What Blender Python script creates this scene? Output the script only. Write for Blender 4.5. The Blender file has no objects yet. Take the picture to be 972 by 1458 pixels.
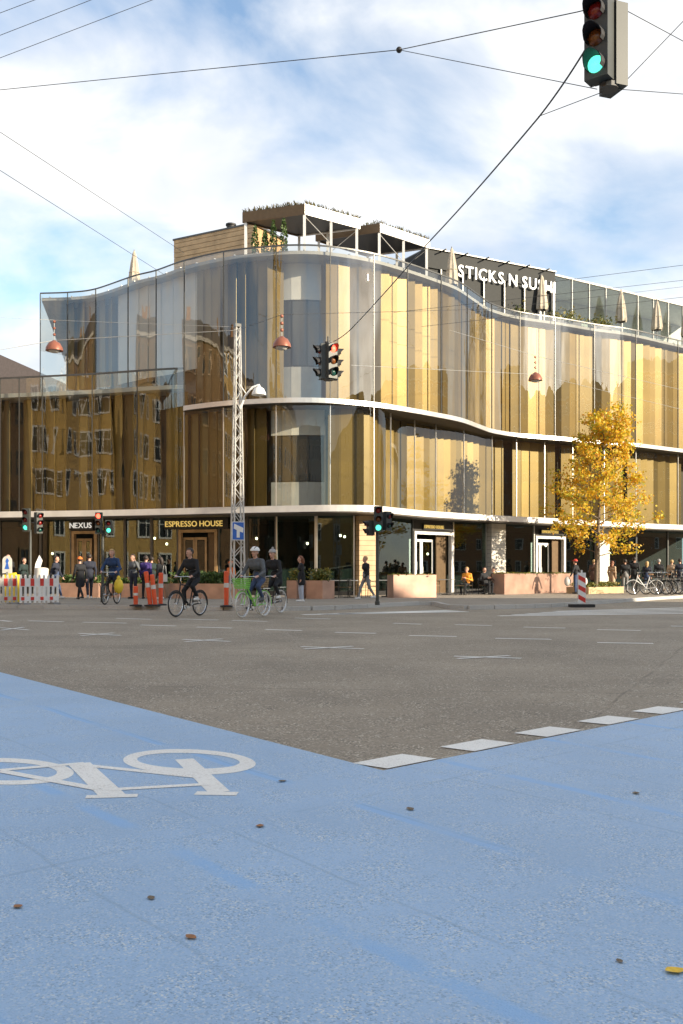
import bpy, math, random
import numpy as np
from mathutils import Vector, Matrix
random.seed(7); RS = np.random.RandomState(7)
S = bpy.context.scene
COL = S.collection
PI = math.pi
# ------------------------------------------------------------------ camera, world, sun, exposure
CAMH, FPX = 1.2, 1400.0
cam = bpy.data.cameras.new('camera'); camo = bpy.data.objects.new('camera', cam); COL.objects.link(camo)
camo.location = (0, 0, CAMH); camo.rotation_euler = (PI/2, 0, 0)
cam.sensor_fit = 'VERTICAL'; cam.sensor_height = 36; cam.lens = 36*FPX/1458
cam.shift_y = 86/1458; cam.clip_end = 3000; cam.clip_start = .05
S.camera = camo
SUN_EL, SUN_DIR = math.radians(17), Vector((.90, -.435, 0)).normalized()   # SUN_DIR points to the sun
w = bpy.data.worlds.new('World'); S.world = w; w.use_nodes = True
nt = w.node_tree; N = nt.nodes; L = nt.links; N.clear()
out = N.new('ShaderNodeOutputWorld')
sky = N.new('ShaderNodeTexSky'); sky.sky_type = 'NISHITA'; sky.sun_disc = False
sky.sun_elevation = SUN_EL; sky.sun_rotation = math.atan2(SUN_DIR.x, SUN_DIR.y); sky.air_density = 1.0; sky.dust_density = .3
bg = N.new('ShaderNodeBackground'); bg.inputs[1].default_value = .13; L.new(sky.outputs[0], bg.inputs[0])
tc = N.new('ShaderNodeTexCoord'); mp = N.new('ShaderNodeMapping'); mp.inputs['Scale'].default_value = (1.5, 1.5, 3.2)
mp.inputs['Location'].default_value = (3.36, -.24, 1.39)
L.new(tc.outputs['Generated'], mp.inputs[0])
n1 = N.new('ShaderNodeTexNoise'); n1.inputs['Scale'].default_value = 1.7; n1.inputs['Detail'].default_value = 7; n1.inputs['Roughness'].default_value = .52; n1.inputs['Distortion'].default_value = .5
L.new(mp.outputs[0], n1.inputs[0])
r1 = N.new('ShaderNodeValToRGB'); r1.color_ramp.elements[0].position = .40; r1.color_ramp.elements[1].position = .57
L.new(n1.outputs[0], r1.inputs[0])
n2 = N.new('ShaderNodeTexNoise'); n2.inputs['Scale'].default_value = 2.6; n2.inputs['Detail'].default_value = 5; n2.inputs['Distortion'].default_value = .3
L.new(mp.outputs[0], n2.inputs[0])
r2 = N.new('ShaderNodeValToRGB'); r2.color_ramp.elements[0].position = .36; r2.color_ramp.elements[0].color = (.62, .68, .78, 1)
r2.color_ramp.elements[1].position = .60; r2.color_ramp.elements[1].color = (.95, .945, .93, 1)
L.new(n2.outputs[0], r2.inputs[0])
bg2 = N.new('ShaderNodeBackground'); bg2.inputs[1].default_value = .60; L.new(r2.outputs[0], bg2.inputs[0])
mx = N.new('ShaderNodeMixShader'); L.new(r1.outputs[0], mx.inputs[0]); L.new(bg.outputs[0], mx.inputs[1]); L.new(bg2.outputs[0], mx.inputs[2])
L.new(mx.outputs[0], out.inputs[0])
sl = bpy.data.lights.new('sun', 'SUN'); sl.energy = 4.4; sl.angle = math.radians(.5); sl.color = (1, .86, .66)
so = bpy.data.objects.new('sun', sl); COL.objects.link(so)
sd = Vector((SUN_DIR.x*math.cos(SUN_EL), SUN_DIR.y*math.cos(SUN_EL), math.sin(SUN_EL)))
so.rotation_euler = sd.to_track_quat('Z', 'Y').to_euler(); so.location = sd*60
S.view_settings.view_transform = 'Standard'; S.view_settings.look = 'None'; S.view_settings.gamma = 1; S.view_settings.exposure = 1.1
S.view_settings.use_curve_mapping = False
S.cycles.max_bounces = 8; S.cycles.transparent_max_bounces = 16; S.cycles.caustics_reflective = False; S.cycles.caustics_refractive = False
S.cycles.use_denoising = True; S.cycles.sample_clamp_indirect = 6

def gp(px, py, z=0.0):                       # measured point -> metres on a level surface at height z
    d = FPX*(CAMH-z)/(py-815.0)
    return Vector(((px-486)*d/FPX, d, z))
def dp(px, py, d):                           # measured point at a known distance d
    return Vector(((px-486)*d/FPX, d, CAMH+(815-py)*d/FPX))
# ------------------------------------------------------------------ materials
M = {}
def mat(name, col, rough=.6, metal=0, var=.12, scale=6, bump=0, bscale=60, emit=None, spec=None, coat=0):
    m = bpy.data.materials.new(name); m.use_nodes = True; t = m.node_tree; b = t.nodes['Principled BSDF']
    b.inputs['Roughness'].default_value = rough; b.inputs['Metallic'].default_value = metal
    if spec is not None: b.inputs['Specular IOR Level'].default_value = spec
    if coat: b.inputs['Coat Weight'].default_value = coat
    c = t.nodes.new('ShaderNodeTexCoord'); n = t.nodes.new('ShaderNodeTexNoise'); n.inputs['Scale'].default_value = scale; n.inputs['Detail'].default_value = 5
    t.links.new(c.outputs['Object'], n.inputs[0])
    r = t.nodes.new('ShaderNodeValToRGB'); r.color_ramp.elements[0].position = .3; r.color_ramp.elements[1].position = .7
    r.color_ramp.elements[0].color = tuple(max(0, x*(1-var)) for x in col)+(1,); r.color_ramp.elements[1].color = tuple(min(1, x*(1+var)) for x in col)+(1,)
    t.links.new(n.outputs[0], r.inputs[0]); t.links.new(r.outputs[0], b.inputs['Base Color'])
    if bump:
        n3 = t.nodes.new('ShaderNodeTexNoise'); n3.inputs['Scale'].default_value = bscale; n3.inputs['Detail'].default_value = 3
        t.links.new(c.outputs['Object'], n3.inputs[0])
        bp = t.nodes.new('ShaderNodeBump'); bp.inputs['Strength'].default_value = bump; bp.inputs['Distance'].default_value = .02
        t.links.new(n3.outputs[0], bp.inputs['Height']); t.links.new(bp.outputs[0], b.inputs['Normal'])
    if emit:
        b.inputs['Emission Color'].default_value = emit[0]+(1,); b.inputs['Emission Strength'].default_value = emit[1]
    M[name] = m; return m
def thin_glass(name, tint, ior, wave=.0, rough=0.0, wscale=.35):
    m = bpy.data.materials.new(name); m.use_nodes = True; t = m.node_tree; t.nodes.clear()
    o = t.nodes.new('ShaderNodeOutputMaterial'); mi = t.nodes.new('ShaderNodeMixShader'); tr = t.nodes.new('ShaderNodeBsdfTransparent'); g = t.nodes.new('ShaderNodeBsdfGlossy')
    ge = t.nodes.new('ShaderNodeNewGeometry'); dt = t.nodes.new('ShaderNodeVectorMath'); dt.operation = 'DOT_PRODUCT'; t.links.new(ge.outputs['Normal'], dt.inputs[0]); t.links.new(ge.outputs['Incoming'], dt.inputs[1])
    def mth(op, a, b=None, c=None):
        q = t.nodes.new('ShaderNodeMath'); q.operation = op
        for i, x in enumerate((a, b, c)):
            if x is None: continue
            if isinstance(x, (int, float)): q.inputs[i].default_value = x
            else: t.links.new(x, q.inputs[i])
        return q.outputs[0]
    fr = mth('MULTIPLY_ADD', mth('POWER', mth('SUBTRACT', 1.0, mth('ABSOLUTE', dt.outputs['Value'])), 5.0), 1-ior, ior)   # Schlick, the same from both sides of the sheet
    tr.inputs[0].default_value = tint+(1,); g.inputs['Roughness'].default_value = rough
    t.links.new(fr, mi.inputs[0]); t.links.new(tr.outputs[0], mi.inputs[1]); t.links.new(g.outputs[0], mi.inputs[2]); t.links.new(mi.outputs[0], o.inputs[0])
    if wave:
        c = t.nodes.new('ShaderNodeTexCoord'); mpp = t.nodes.new('ShaderNodeMapping'); mpp.inputs['Scale'].default_value = (1.6, 1.6, .22)
        n = t.nodes.new('ShaderNodeTexNoise'); n.inputs['Scale'].default_value = wscale; n.inputs['Detail'].default_value = 1.5
        bp = t.nodes.new('ShaderNodeBump'); bp.inputs['Strength'].default_value = 1; bp.inputs['Distance'].default_value = wave
        t.links.new(c.outputs['Object'], mpp.inputs[0]); t.links.new(mpp.outputs[0], n.inputs[0]); t.links.new(n.outputs[0], bp.inputs['Height'])
        t.links.new(bp.outputs[0], g.inputs['Normal'])
    M[name] = m; return m
thin_glass('glass_facade', (.86, .88, .83), .085, .022, 0, .55)
thin_glass('glass_upper', (.86, .87, .83), .16, .042, 0, .7)
thin_glass('glass_low', (.88, .90, .85), .065, .022, 0, .55)
thin_glass('glass_shop', (.60, .71, .69), .065, .008)
thin_glass('glass_clear', (.88, .93, .92), .10)
mat('gold', (.150, .095, .019), .42, .4, .16, .7)
mat('gold_b', (.108, .070, .015), .42, .4, .16, .7)
mat('gold_c', (.20, .13, .031), .42, .4, .16, .7)
mat('curtain', (.66, .64, .61), .8, 0, .06, 1)
mat('concrete', (.42, .41, .39), .8, 0, .1, 1.5)
mat('steel', (.68, .66, .62), .33, .75, .08, 2)
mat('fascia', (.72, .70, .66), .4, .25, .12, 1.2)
mat('dark_metal', (.035, .034, .033), .45, .4)
mat('mullion', (.10, .10, .095), .4, .6)
mat('bronze', (.13, .085, .045), .45, .5)
mat('inner', (.075, .062, .045), .35, 0)
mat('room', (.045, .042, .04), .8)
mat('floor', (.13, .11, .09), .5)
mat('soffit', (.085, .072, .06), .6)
mat('wood', (.44, .27, .12), .6, 0, .25, 3)
mat('timber', (.50, .35, .19), .6, 0, .2, 2)
mat('stone', (.66, .62, .54), .7, 0, .1, 2)
mat('white', (.78, .77, .74), .5, 0, .06)
mat('offwhite', (.62, .60, .55), .6, 0, .12)
mat('corten', (.52, .33, .25), .36, .45, .22, 1.5)
mat('black', (.02, .02, .021), .6)
mat('sign_dark', (.018, .02, .019), .75)
mat('mast_paint', (.58, .57, .53), .5, .1, .12, 3)
mat('rubber', (.025, .025, .025), .8)
mat('grey', (.25, .25, .25), .6)
mat('housing', (.055, .06, .055), .5, .1, .1, 3)
mat('red', (.62, .045, .03), .5); mat('orange', (.75, .10, .03), .5); mat('yellow', (.75, .55, .04), .6)
mat('blue', (.03, .13, .5), .4)
mat('canvas', (.46, .40, .31), .9, 0, .12, 4)
mat('copper', (.28, .10, .06), .4, .3)
mat('wire', (.05, .05, .05), .5, .5); mat('wire_pale', (.5, .49, .45), .4, .5)
mat('lime', (.25, .60, .10), .4, .1); mat('chrome', (.6, .6, .6), .25, .9)
mat('tan_leather', (.28, .15, .07), .6); mat('wicker', (.40, .28, .15), .8, 0, .3, 30)
mat('skin', (.56, .32, .23), .55, 0, .05)
mat('hair_dark', (.03, .02, .015), .6); mat('hair_fair', (.45, .30, .13), .6); mat('hair_grey', (.32, .31, .30), .7); mat('hair_red', (.18, .06, .025), .6)
mat('soil', (.05, .035, .025), .9)
mat('bark', (.17, .13, .09), .85, 0, .3, 12, .6, 30)
mat('brick_yellow', (.56, .36, .12), .8, 0, .14, 2); mat('brick_dark', (.17, .095, .045), .85, 0, .2, 2); mat('brick_red', (.42, .21, .10), .8, 0, .14, 2); mat('plaster', (.50, .46, .40), .8, 0, .08, 1); mat('roof_tile', (.11, .09, .085), .7)
mat('pane_dark', (.03, .035, .04), .08)
mat('lamp_red', (.5, .02, .01), .4, emit=((1, .06, .03), 4)); mat('lamp_red_dim', (.20, .012, .01), .25); mat('lamp_amber_dim', (.16, .05, .01), .25)
mat('lamp_green', (.1, .6, .45), .4, emit=((.12, .95, .62), .75)); mat('lamp_green_dim', (.01, .06, .05), .25)
mat('bulb', (.9, .8, .6), .4, emit=((1, .8, .5), 6))
mat('gold_letter', (.75, .55, .15), .35, .3, emit=((1, .7, .2), .25)); mat('white_letter', (.85, .84, .80), .5, emit=((1, .97, .9), .25))
for i, c in enumerate([(.012,.013,.016),(.02,.024,.04),(.05,.03,.16),(.02,.05,.13),(.50,.36,.24),(.10,.11,.12),(.015,.03,.028),(.62,.15,.03),(.75,.30,.03),(.14,.08,.06)]): mat('cloth%d' % i, c, .85, 0, .2, 9)
mat('jeans', (.045, .07, .14), .85, 0, .2, 9); mat('jeans_pale', (.42, .47, .56), .85, 0, .1, 9); mat('trouser_grey', (.22, .22, .22), .85, 0, .15, 9); mat('shoe_white', (.7, .7, .68), .6); mat('shoe_dark', (.02, .02, .02), .5)
def leafmat(name, cols, trans=.35):
    m = bpy.data.materials.new(name); m.use_nodes = True; t = m.node_tree; b = t.nodes['Principled BSDF']; b.inputs['Roughness'].default_value = .55
    g = t.nodes.new('ShaderNodeNewGeometry'); r = t.nodes.new('ShaderNodeValToRGB'); r.color_ramp.interpolation = 'LINEAR'
    while len(r.color_ramp.elements) < len(cols): r.color_ramp.elements.new(.5)
    for i, c in enumerate(cols): r.color_ramp.elements[i].position = i/(len(cols)-1); r.color_ramp.elements[i].color = c+(1,)
    t.links.new(g.outputs['Random Per Island'], r.inputs[0]); t.links.new(r.outputs[0], b.inputs['Base Color'])
    tl = t.nodes.new('ShaderNodeBsdfTranslucent'); t.links.new(r.outputs[0], tl.inputs[0]); mi = t.nodes.new('ShaderNodeMixShader'); mi.inputs[0].default_value = trans
    t.links.new(b.outputs[0], mi.inputs[1]); t.links.new(tl.outputs[0], mi.inputs[2]); t.links.new(mi.outputs[0], t.nodes['Material Output'].inputs[0]); M[name] = m
leafmat('leaf_autumn', [(.28,.34,.04),(.60,.48,.04),(.82,.60,.03),(.80,.48,.03),(.66,.30,.02),(.80,.62,.09)], .42)
leafmat('leaf_green', [(.03,.06,.012),(.06,.11,.02),(.10,.15,.03)], .2)
leafmat('leaf_mixed', [(.06,.10,.02),(.16,.16,.03),(.30,.22,.03)], .25)
leafmat('leaf_dry', [(.20,.15,.06),(.14,.12,.05),(.09,.10,.03)], .2)

def ground_mat(name, base, speck_lo, speck_hi, rough, seam=None, patch=.12, grain=110):
    m = bpy.data.materials.new(name); m.use_nodes = True; t = m.node_tree; b = t.nodes['Principled BSDF']; b.inputs['Roughness'].default_value = rough
    def nz(scale, det=4, ro=.55):
        n = t.nodes.new('ShaderNodeTexNoise'); n.inputs['Scale'].default_value = scale; n.inputs['Detail'].default_value = det; n.inputs['Roughness'].default_value = ro
        t.links.new(c.outputs['Object'], n.inputs[0]); return n
    def ramp(n, a, bb, ca, cb):
        r = t.nodes.new('ShaderNodeValToRGB'); r.color_ramp.elements[0].position = a; r.color_ramp.elements[1].position = bb
        r.color_ramp.elements[0].color = ca; r.color_ramp.elements[1].color = cb; t.links.new(n, r.inputs[0]); return r.outputs[0]
    def mixc(f, a, bcol, mode='MIX'):
        x = t.nodes.new('ShaderNodeMix'); x.data_type = 'RGBA'; x.blend_type = mode
        if isinstance(f, (int, float)): x.inputs[0].default_value = f
        else: t.links.new(f, x.inputs[0])
        for k, v in ((6, a), (7, bcol)):
            if isinstance(v, tuple): x.inputs[k].default_value = v
            else: t.links.new(v, x.inputs[k])
        return x.outputs[2]
    c = t.nodes.new('ShaderNodeTexCoord')
    big = nz(.45, 5)
    col = ramp(big.outputs[0], .3, .7, tuple(x*(1-patch) for x in base)+(1,), tuple(x*(1+patch) for x in base)+(1,))
    v = t.nodes.new('ShaderNodeTexVoronoi'); v.inputs['Scale'].default_value = grain; t.links.new(c.outputs['Object'], v.inputs[0])
    sp = t.nodes.new('ShaderNodeSeparateColor'); t.links.new(v.outputs['Color'], sp.inputs[0])
    lo = ramp(sp.outputs[0], .72, .84, (0,0,0,1), (1,1,1,1)); hi = ramp(sp.outputs[1], .80, .90, (0,0,0,1), (1,1,1,1))
    mid = nz(3.5, 4); wear = ramp(mid.outputs[0], .38, .68, (.25,.25,.25,1), (1,1,1,1))
    f1 = t.nodes.new('ShaderNodeMath'); f1.operation = 'MULTIPLY'; t.links.new(lo, f1.inputs[0]); t.links.new(wear, f1.inputs[1])
    f2 = t.nodes.new('ShaderNodeMath'); f2.operation = 'MULTIPLY'; t.links.new(hi, f2.inputs[0]); t.links.new(wear, f2.inputs[1])
    col = mixc(f1.outputs[0], col, speck_lo+(1,)); col = mixc(f2.outputs[0], col, speck_hi+(1,))
    if seam:
        for (ux, uy, per, off, wid, sc, amt) in seam:
            d = t.nodes.new('ShaderNodeVectorMath'); d.operation = 'DOT_PRODUCT'; d.inputs[1].default_value = (ux, uy, 0); t.links.new(c.outputs['Object'], d.inputs[0])
            wob = nz(.7, 3)
            a = t.nodes.new('ShaderNodeMath'); a.operation = 'MULTIPLY_ADD'; a.inputs[1].default_value = .16; t.links.new(wob.outputs[0], a.inputs[0]); t.links.new(d.outputs['Value'], a.inputs[2])
            a2 = t.nodes.new('ShaderNodeMath'); a2.operation = 'ADD'; a2.inputs[1].default_value = off; t.links.new(a.outputs[0], a2.inputs[0])
            pp = t.nodes.new('ShaderNodeMath'); pp.operation = 'PINGPONG'; pp.inputs[1].default_value = per/2; t.links.new(a2.outputs[0], pp.inputs[0])
            fac = ramp(pp.outputs[0], wid*.45, wid, (amt,)*3+(1,), (0,0,0,1))
            brk = ramp(nz(1.6, 3).outputs[0], .36, .55, (0,0,0,1), (1,1,1,1))
            mm = t.nodes.new('ShaderNodeMath'); mm.operation = 'MULTIPLY'; t.links.new(fac, mm.inputs[0]); t.links.new(brk, mm.inputs[1])
            col = mixc(mm.outputs[0], col, sc+(1,))
    t.links.new(col, b.inputs['Base Color'])
    nb = nz(140, 2); bp = t.nodes.new('ShaderNodeBump'); bp.inputs['Strength'].default_value = .55; bp.inputs['Distance'].default_value = .012
    t.links.new(nb.outputs[0], bp.inputs['Height']); t.links.new(bp.outputs[0], b.inputs['Normal']); M[name] = m
ground_mat('asphalt', (.275, .227, .166), (.10,.085,.065), (.62,.54,.43), .75, seam=[(.12,.99,5.2,.3,.025,(.11,.09,.065),.55),(.9,-.4,7.5,1.3,.02,(.11,.09,.065),.5)], patch=.24, grain=75)
ground_mat('blue_paint', (.325, .475, .665), (.20,.30,.43), (.62,.665,.67), .6,
           seam=[(.80,.60,1.15,.25,.055,(.25,.455,.735),.8), (.80,.60,.83,.1,.012,(.19,.28,.39),.3), (.688,-.726,3.1,.55,.02,(.18,.27,.39),.28)], patch=.11, grain=150)
ground_mat('paving', (.30, .255, .20), (.2,.17,.13), (.42,.38,.31), .8, patch=.15)
ground_mat('kerb_stone', (.52, .50, .46), (.3,.29,.27), (.65,.63,.6), .7)
ground_mat('road_paint', (.84, .82, .76), (.62,.59,.53), (.88,.87,.83), .6, patch=.12)
# ------------------------------------------------------------------ mesh helpers
class MB:
    def __init__(s): s.v = []; s.f = []; s.mi = []; s.cur = 0
    def add(s, vs, fs):
        o = len(s.v); s.v += [tuple(x) for x in vs]; s.f += [tuple(i+o for i in f) for f in fs]; s.mi += [s.cur]*len(fs); return s
    def box(s, c, d, rz=0, ax=None):
        hx, hy, hz = d[0]/2, d[1]/2, d[2]/2; cs, sn = math.cos(rz), math.sin(rz); vs = []
        for x, y, z in ((-1,-1,-1),(1,-1,-1),(1,1,-1),(-1,1,-1),(-1,-1,1),(1,-1,1),(1,1,1),(-1,1,1)):
            p = Vector((x*hx, y*hy, z*hz))
            if ax is not None: p = ax @ p
            vs.append((c[0]+p.x*cs-p.y*sn, c[1]+p.x*sn+p.y*cs, c[2]+p.z))
        return s.add(vs, ((0,3,2,1),(4,5,6,7),(0,1,5,4),(1,2,6,5),(2,3,7,6),(3,0,4,7)))
    def path(s, pts, r, n=6, caps=True):
        pts = [Vector(p) for p in pts]; k = len(pts); rr = r if isinstance(r, (list, tuple)) else [r]*k; vs = []; up = None
        for i, p in enumerate(pts):
            t = (pts[min(i+1, k-1)]-pts[max(i-1, 0)]).normalized()
            if up is None or abs(up.dot(t)) > .95: up = Vector((0,0,1)) if abs(t.z) < .9 else Vector((1,0,0))
            a = t.cross(up).normalized(); b = a.cross(t).normalized(); up = b
            for j in range(n):
                an = 2*PI*j/n; vs.append(p+a*(rr[i]*math.cos(an))+b*(rr[i]*math.sin(an)))
        fs = [(i*n+j, i*n+(j+1) % n, (i+1)*n+(j+1) % n, (i+1)*n+j) for i in range(k-1) for j in range(n)]
        if caps: fs += [tuple(range(n-1, -1, -1)), tuple(range((k-1)*n, k*n))]
        return s.add(vs, fs)
    def tube(s, a, b, r, r2=None, n=8): return s.path([a, b], [r, r if r2 is None else r2], n)
    def ring(s, c, ax1, ax2, R, r, n=28, m=6):
        c, ax1, ax2 = Vector(c), Vector(ax1), Vector(ax2); ax3 = ax1.cross(ax2); vs = []
        for i in range(n):
            a = 2*PI*i/n; d = ax1*math.cos(a)+ax2*math.sin(a)
            for j in range(m):
                q = 2*PI*j/m; vs.append(c+d*(R+r*math.cos(q))+ax3*(r*math.sin(q)))
        return s.add(vs, [(i*m+j, ((i+1) % n)*m+j, ((i+1) % n)*m+(j+1) % m, i*m+(j+1) % m) for i in range(n) for j in range(m)])
    def lathe(s, prof, c=(0,0,0), n=16, axis=None):
        vs = []; k = len(prof)
        for r, z in prof:
            for j in range(n):
                p = Vector((r*math.cos(2*PI*j/n), r*math.sin(2*PI*j/n), z))
                if axis is not None: p = axis @ p
                vs.append((p.x+c[0], p.y+c[1], p.z+c[2]))
        fs = [(i*n+j, i*n+(j+1) % n, (i+1)*n+(j+1) % n, (i+1)*n+j) for i in range(k-1) for j in range(n)]
        if prof[0][0] > 1e-4: fs.append(tuple(range(n-1, -1, -1)))
        if prof[-1][0] > 1e-4: fs.append(tuple(range((k-1)*n, k*n)))
        return s.add(vs, fs)
    def ball(s, c, r, n=10, m=7, rot=None, keep=None):
        r = r if isinstance(r, (list, tuple)) else (r,)*3; vs = []
        for i in range(m+1):
            th = PI*i/m
            for j in range(n):
                p = Vector((r[0]*math.sin(th)*math.cos(2*PI*j/n), r[1]*math.sin(th)*math.sin(2*PI*j/n), r[2]*math.cos(th)))
                if rot is not None: p = rot @ p
                vs.append((p.x+c[0], p.y+c[1], p.z+c[2]))
        fs = []
        for i in range(m):
            for j in range(n):
                a = 2*PI*(j+.5)/n; th = PI*(i+.5)/m
                if keep and not keep(math.sin(th)*math.cos(a), math.sin(th)*math.sin(a), math.cos(th)): continue
                fs.append((i*n+j, (i+1)*n+j, (i+1)*n+(j+1) % n, i*n+(j+1) % n))
        return s.add(vs, fs)
    def prism(s, pts, z0, z1):
        k = len(pts); vs = [(p[0], p[1], z0) for p in pts]+[(p[0], p[1], z1) for p in pts]
        return s.add(vs, [tuple(range(k-1, -1, -1)), tuple(range(k, 2*k))]+[(i, (i+1) % k, k+(i+1) % k, k+i) for i in range(k)])
    def mesh(s, name, mats, smooth=False):
        me = bpy.data.meshes.new(name); me.from_pydata(s.v, [], s.f); me.update()
        for m in (mats if isinstance(mats, (list, tuple)) else [mats]): me.materials.append(M[m])
        if any(s.mi): me.polygons.foreach_set('material_index', s.mi)
        if smooth:
            me.polygons.foreach_set('use_smooth', [True]*len(me.polygons))
            me.set_sharp_from_angle(angle=math.radians(50))
        return me
    def build(s, name, mats, parent=None, smooth=False, loc=None, rz=0):
        return link(name, s.mesh(name, mats, smooth), parent, loc, rz)
def link(name, me, parent=None, loc=None, rz=0):
    o = bpy.data.objects.new(name, me); COL.objects.link(o)
    if parent: o.parent = parent
    if loc is not None: o.location = loc
    if rz: o.rotation_euler.z = rz
    return o
def thing(name, label, cat, loc=(0,0,0), rz=0, group=None):
    o = bpy.data.objects.new(name, None); COL.objects.link(o); o.location = loc; o.rotation_euler.z = rz; o.empty_display_size = .2
    return tag(o, label, cat, group)
def tag(o, label, cat, group=None):
    o['label'] = label; o['category'] = cat
    if group: o['group'] = group
    return o
def struct(o): o['kind'] = 'structure'; return o
def copy_tree(o, parent=None):
    c = o.copy(); COL.objects.link(c); c.parent = parent
    for ch in list(o.children): copy_tree(ch, c)
    return c
# curve helpers for the facade
def smooth_curve(pts, step=.25):
    P = [np.array(p, float) for p in pts]; P = [2*P[0]-P[1]]+P+[2*P[-1]-P[-2]]; o = []
    for i in range(1, len(P)-2):
        for t in np.linspace(0, 1, 24, endpoint=False):
            a, b, c, d = P[i-1:i+3]; o.append(.5*((2*b)+(-a+c)*t+(2*a-5*b+4*c-d)*t*t+(-a+3*b-3*c+d)*t**3))
    o.append(P[-2]); o = np.array(o); seg = np.r_[0, np.cumsum(np.hypot(*np.diff(o, axis=0).T))]
    n = max(2, int(seg[-1]/step)); u = np.linspace(0, seg[-1], n+1)
    return np.c_[np.interp(u, seg, o[:, 0]), np.interp(u, seg, o[:, 1])]
class Curve:
    def __init__(s, px): # list of (measured column, distance)
        s.p = smooth_curve([((x-486)*d/FPX, d) for x, d in px]); s.s = np.r_[0, np.cumsum(np.hypot(*np.diff(s.p, axis=0).T))]; s.len = s.s[-1]
    def at(s, u): return np.array([np.interp(u, s.s, s.p[:, 0]), np.interp(u, s.s, s.p[:, 1])])
    def tan(s, u): d = s.at(min(u+.3, s.len))-s.at(max(u-.3, 0)); return d/np.hypot(*d)
    def nrm(s, u): t = s.tan(u); return np.array([t[1], -t[0]])       # outward (towards the street)
    def u_of(s, col): c = 486+s.p[:, 0]/s.p[:, 1]*FPX; return float(np.interp(col, c, s.s))
    def span(s, a, b, step=.3):
        n = max(1, int(math.ceil((b-a)/step))); return [a+(b-a)*i/n for i in range(n+1)]
def ribbon(mb, crv, a, b, z0, z1, off=0, step=.3):
    us = crv.span(a, b, step); vs = []
    for u in us:
        p = crv.at(u)+crv.nrm(u)*off; vs += [(p[0], p[1], z0), (p[0], p[1], z1)]
    mb.add(vs, [(2*i, 2*i+2, 2*i+3, 2*i+1) for i in range(len(us)-1)])
def slab(mb, crv, a, b, z0, z1, off, depth, dirv=(-.2, 1)):
    us = crv.span(a, b, .3); k = len(us); vs = []
    for u in us:
        p = crv.at(u)+crv.nrm(u)*off; q = (p[0]+dirv[0]*depth, p[1]+dirv[1]*depth)
        vs += [(p[0], p[1], z0), (p[0], p[1], z1), (q[0], q[1], z1), (q[0], q[1], z0)]
    fs = []
    for i in range(k-1):
        for j in range(4): fs.append((4*i+j, 4*i+4+j, 4*i+4+(j+1) % 4, 4*i+(j+1) % 4))
    mb.add(vs, fs+[(0, 1, 2, 3), (4*k-1, 4*k-2, 4*k-3, 4*k-4)])
# ------------------------------------------------------------------ ground, road, pavement, markings
struct(MB().add([(-900,-900,-.004),(900,-900,-.004),(900,900,-.004),(-900,900,-.004)], [(0,1,2,3)]).build('road', 'asphalt'))
bl = [gp(545,1097), gp(972,1012)]; b1 = (gp(0,957)-gp(545,1097)); b2 = (bl[1]-bl[0])
blue = [bl[0]+b1*3.0, bl[0], bl[0]+b2*5, bl[0]+b2*5+Vector((2.2,-2.3,0)), Vector((10,1,0)), Vector((8,-10,0)), Vector((-7,-10,0)), Vector((-6,3,0)), bl[0]+b1*3.0+Vector((-2.6,-2,0))]
struct(MB().add([(p.x, p.y, 0.0) for p in blue], [tuple(range(len(blue)-1, -1, -1))]).build('cycle_lane', 'blue_paint'))
KERB = [(-420,862),(-200,864),(0,866),(130,867),(300,869),(430,869),(500,866.5),(560,863),(615,861),(640,866),(665,867.5),(720,866.5),(790,864),(860,859),(972,851.5),(1120,845),(1300,841)]
kp = [tuple(gp(*k)[:2]) for k in KERB]; kc = smooth_curve(kp, .9)
pv = [(-40, 40)]+[tuple(p) for p in kc]+[(80, 75), (80, 130), (-80, 130), (-80, 60)]
pav = MB(); pav.prism(pv[::-1], -.02, .12); pav = struct(pav.build('pavement', 'paving'))
kerbme = {}
for i in range(len(kc)-1):                       # kerb stones, one by one
    a, b = Vector((*kc[i], 0)), Vector((*kc[i+1], 0)); t = (b-a).normalized(); n = Vector((t.y, -t.x, 0)); c = (a+b)/2+n*.07
    MB().box((c.x, c.y, .055), ((b-a).length-.012, .15, .15+.004*(i % 2)), math.atan2(t.y, t.x)).build('kerb_stone', 'kerb_stone', pav)
def quad_px(mb, pts, z=.0016): mb.add([tuple(gp(x, y)[:2])+(z,) for x, y in pts], [tuple(range(len(pts)))])
def bar_px(mb, a, b, wid, z=.0016):
    p, q = gp(*a), gp(*b); t = (q-p).normalized(); n = Vector((-t.y, t.x, 0))*wid/2
    mb.add([(*(v[:2]), z) for v in (p-n, q-n, q+n, p+n)], [(0,1,2,3)])
u2 = b2.normalized(); m2 = Vector((-u2.y, u2.x, 0))
for k in range(12):                              # square dashes beside the cycle lane
    o = bl[0]+u2*(.06+.84*k)+m2*.02; q = [o, o+u2*.46, o+u2*.42+m2*.27, o-u2*.04+m2*.27]
    struct(MB().add([(v.x, v.y, .0016) for v in q], [(0,1,2,3)]).build('lane_dash', 'road_paint'))
for x, y, r in ((142,903,30),(294,911.5,34),(473,922,45),(694,935.5,48),(20,895,20)):
    mb = MB(); bar_px(mb, (x-r, y-1.2), (x+r, y+1.8), .09); bar_px(mb, (x-r*.9, y+2.3), (x+r*.65, y-1.8), .09, .003); struct(mb.build('road_cross', 'road_paint'))
for x0, x1, y in ((0,15,884),(40,90,884.5),(118,180,886.5),(165,215,881),(200,250,890.5),(280,330,893.5),(378,430,897),(477,535,901),(582,650,905.5),(705,785,909.5),(330,380,884),(255,310,882),(420,470,880.5),(560,600,888),(648,700,890),(745,805,893.5),(850,912,897),(850,930,915.5),(955,1010,892)):
    mb = MB(); bar_px(mb, (x0, y-.6), (x1, y+.8), .13); struct(mb.build('road_dash', 'road_paint'))
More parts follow.
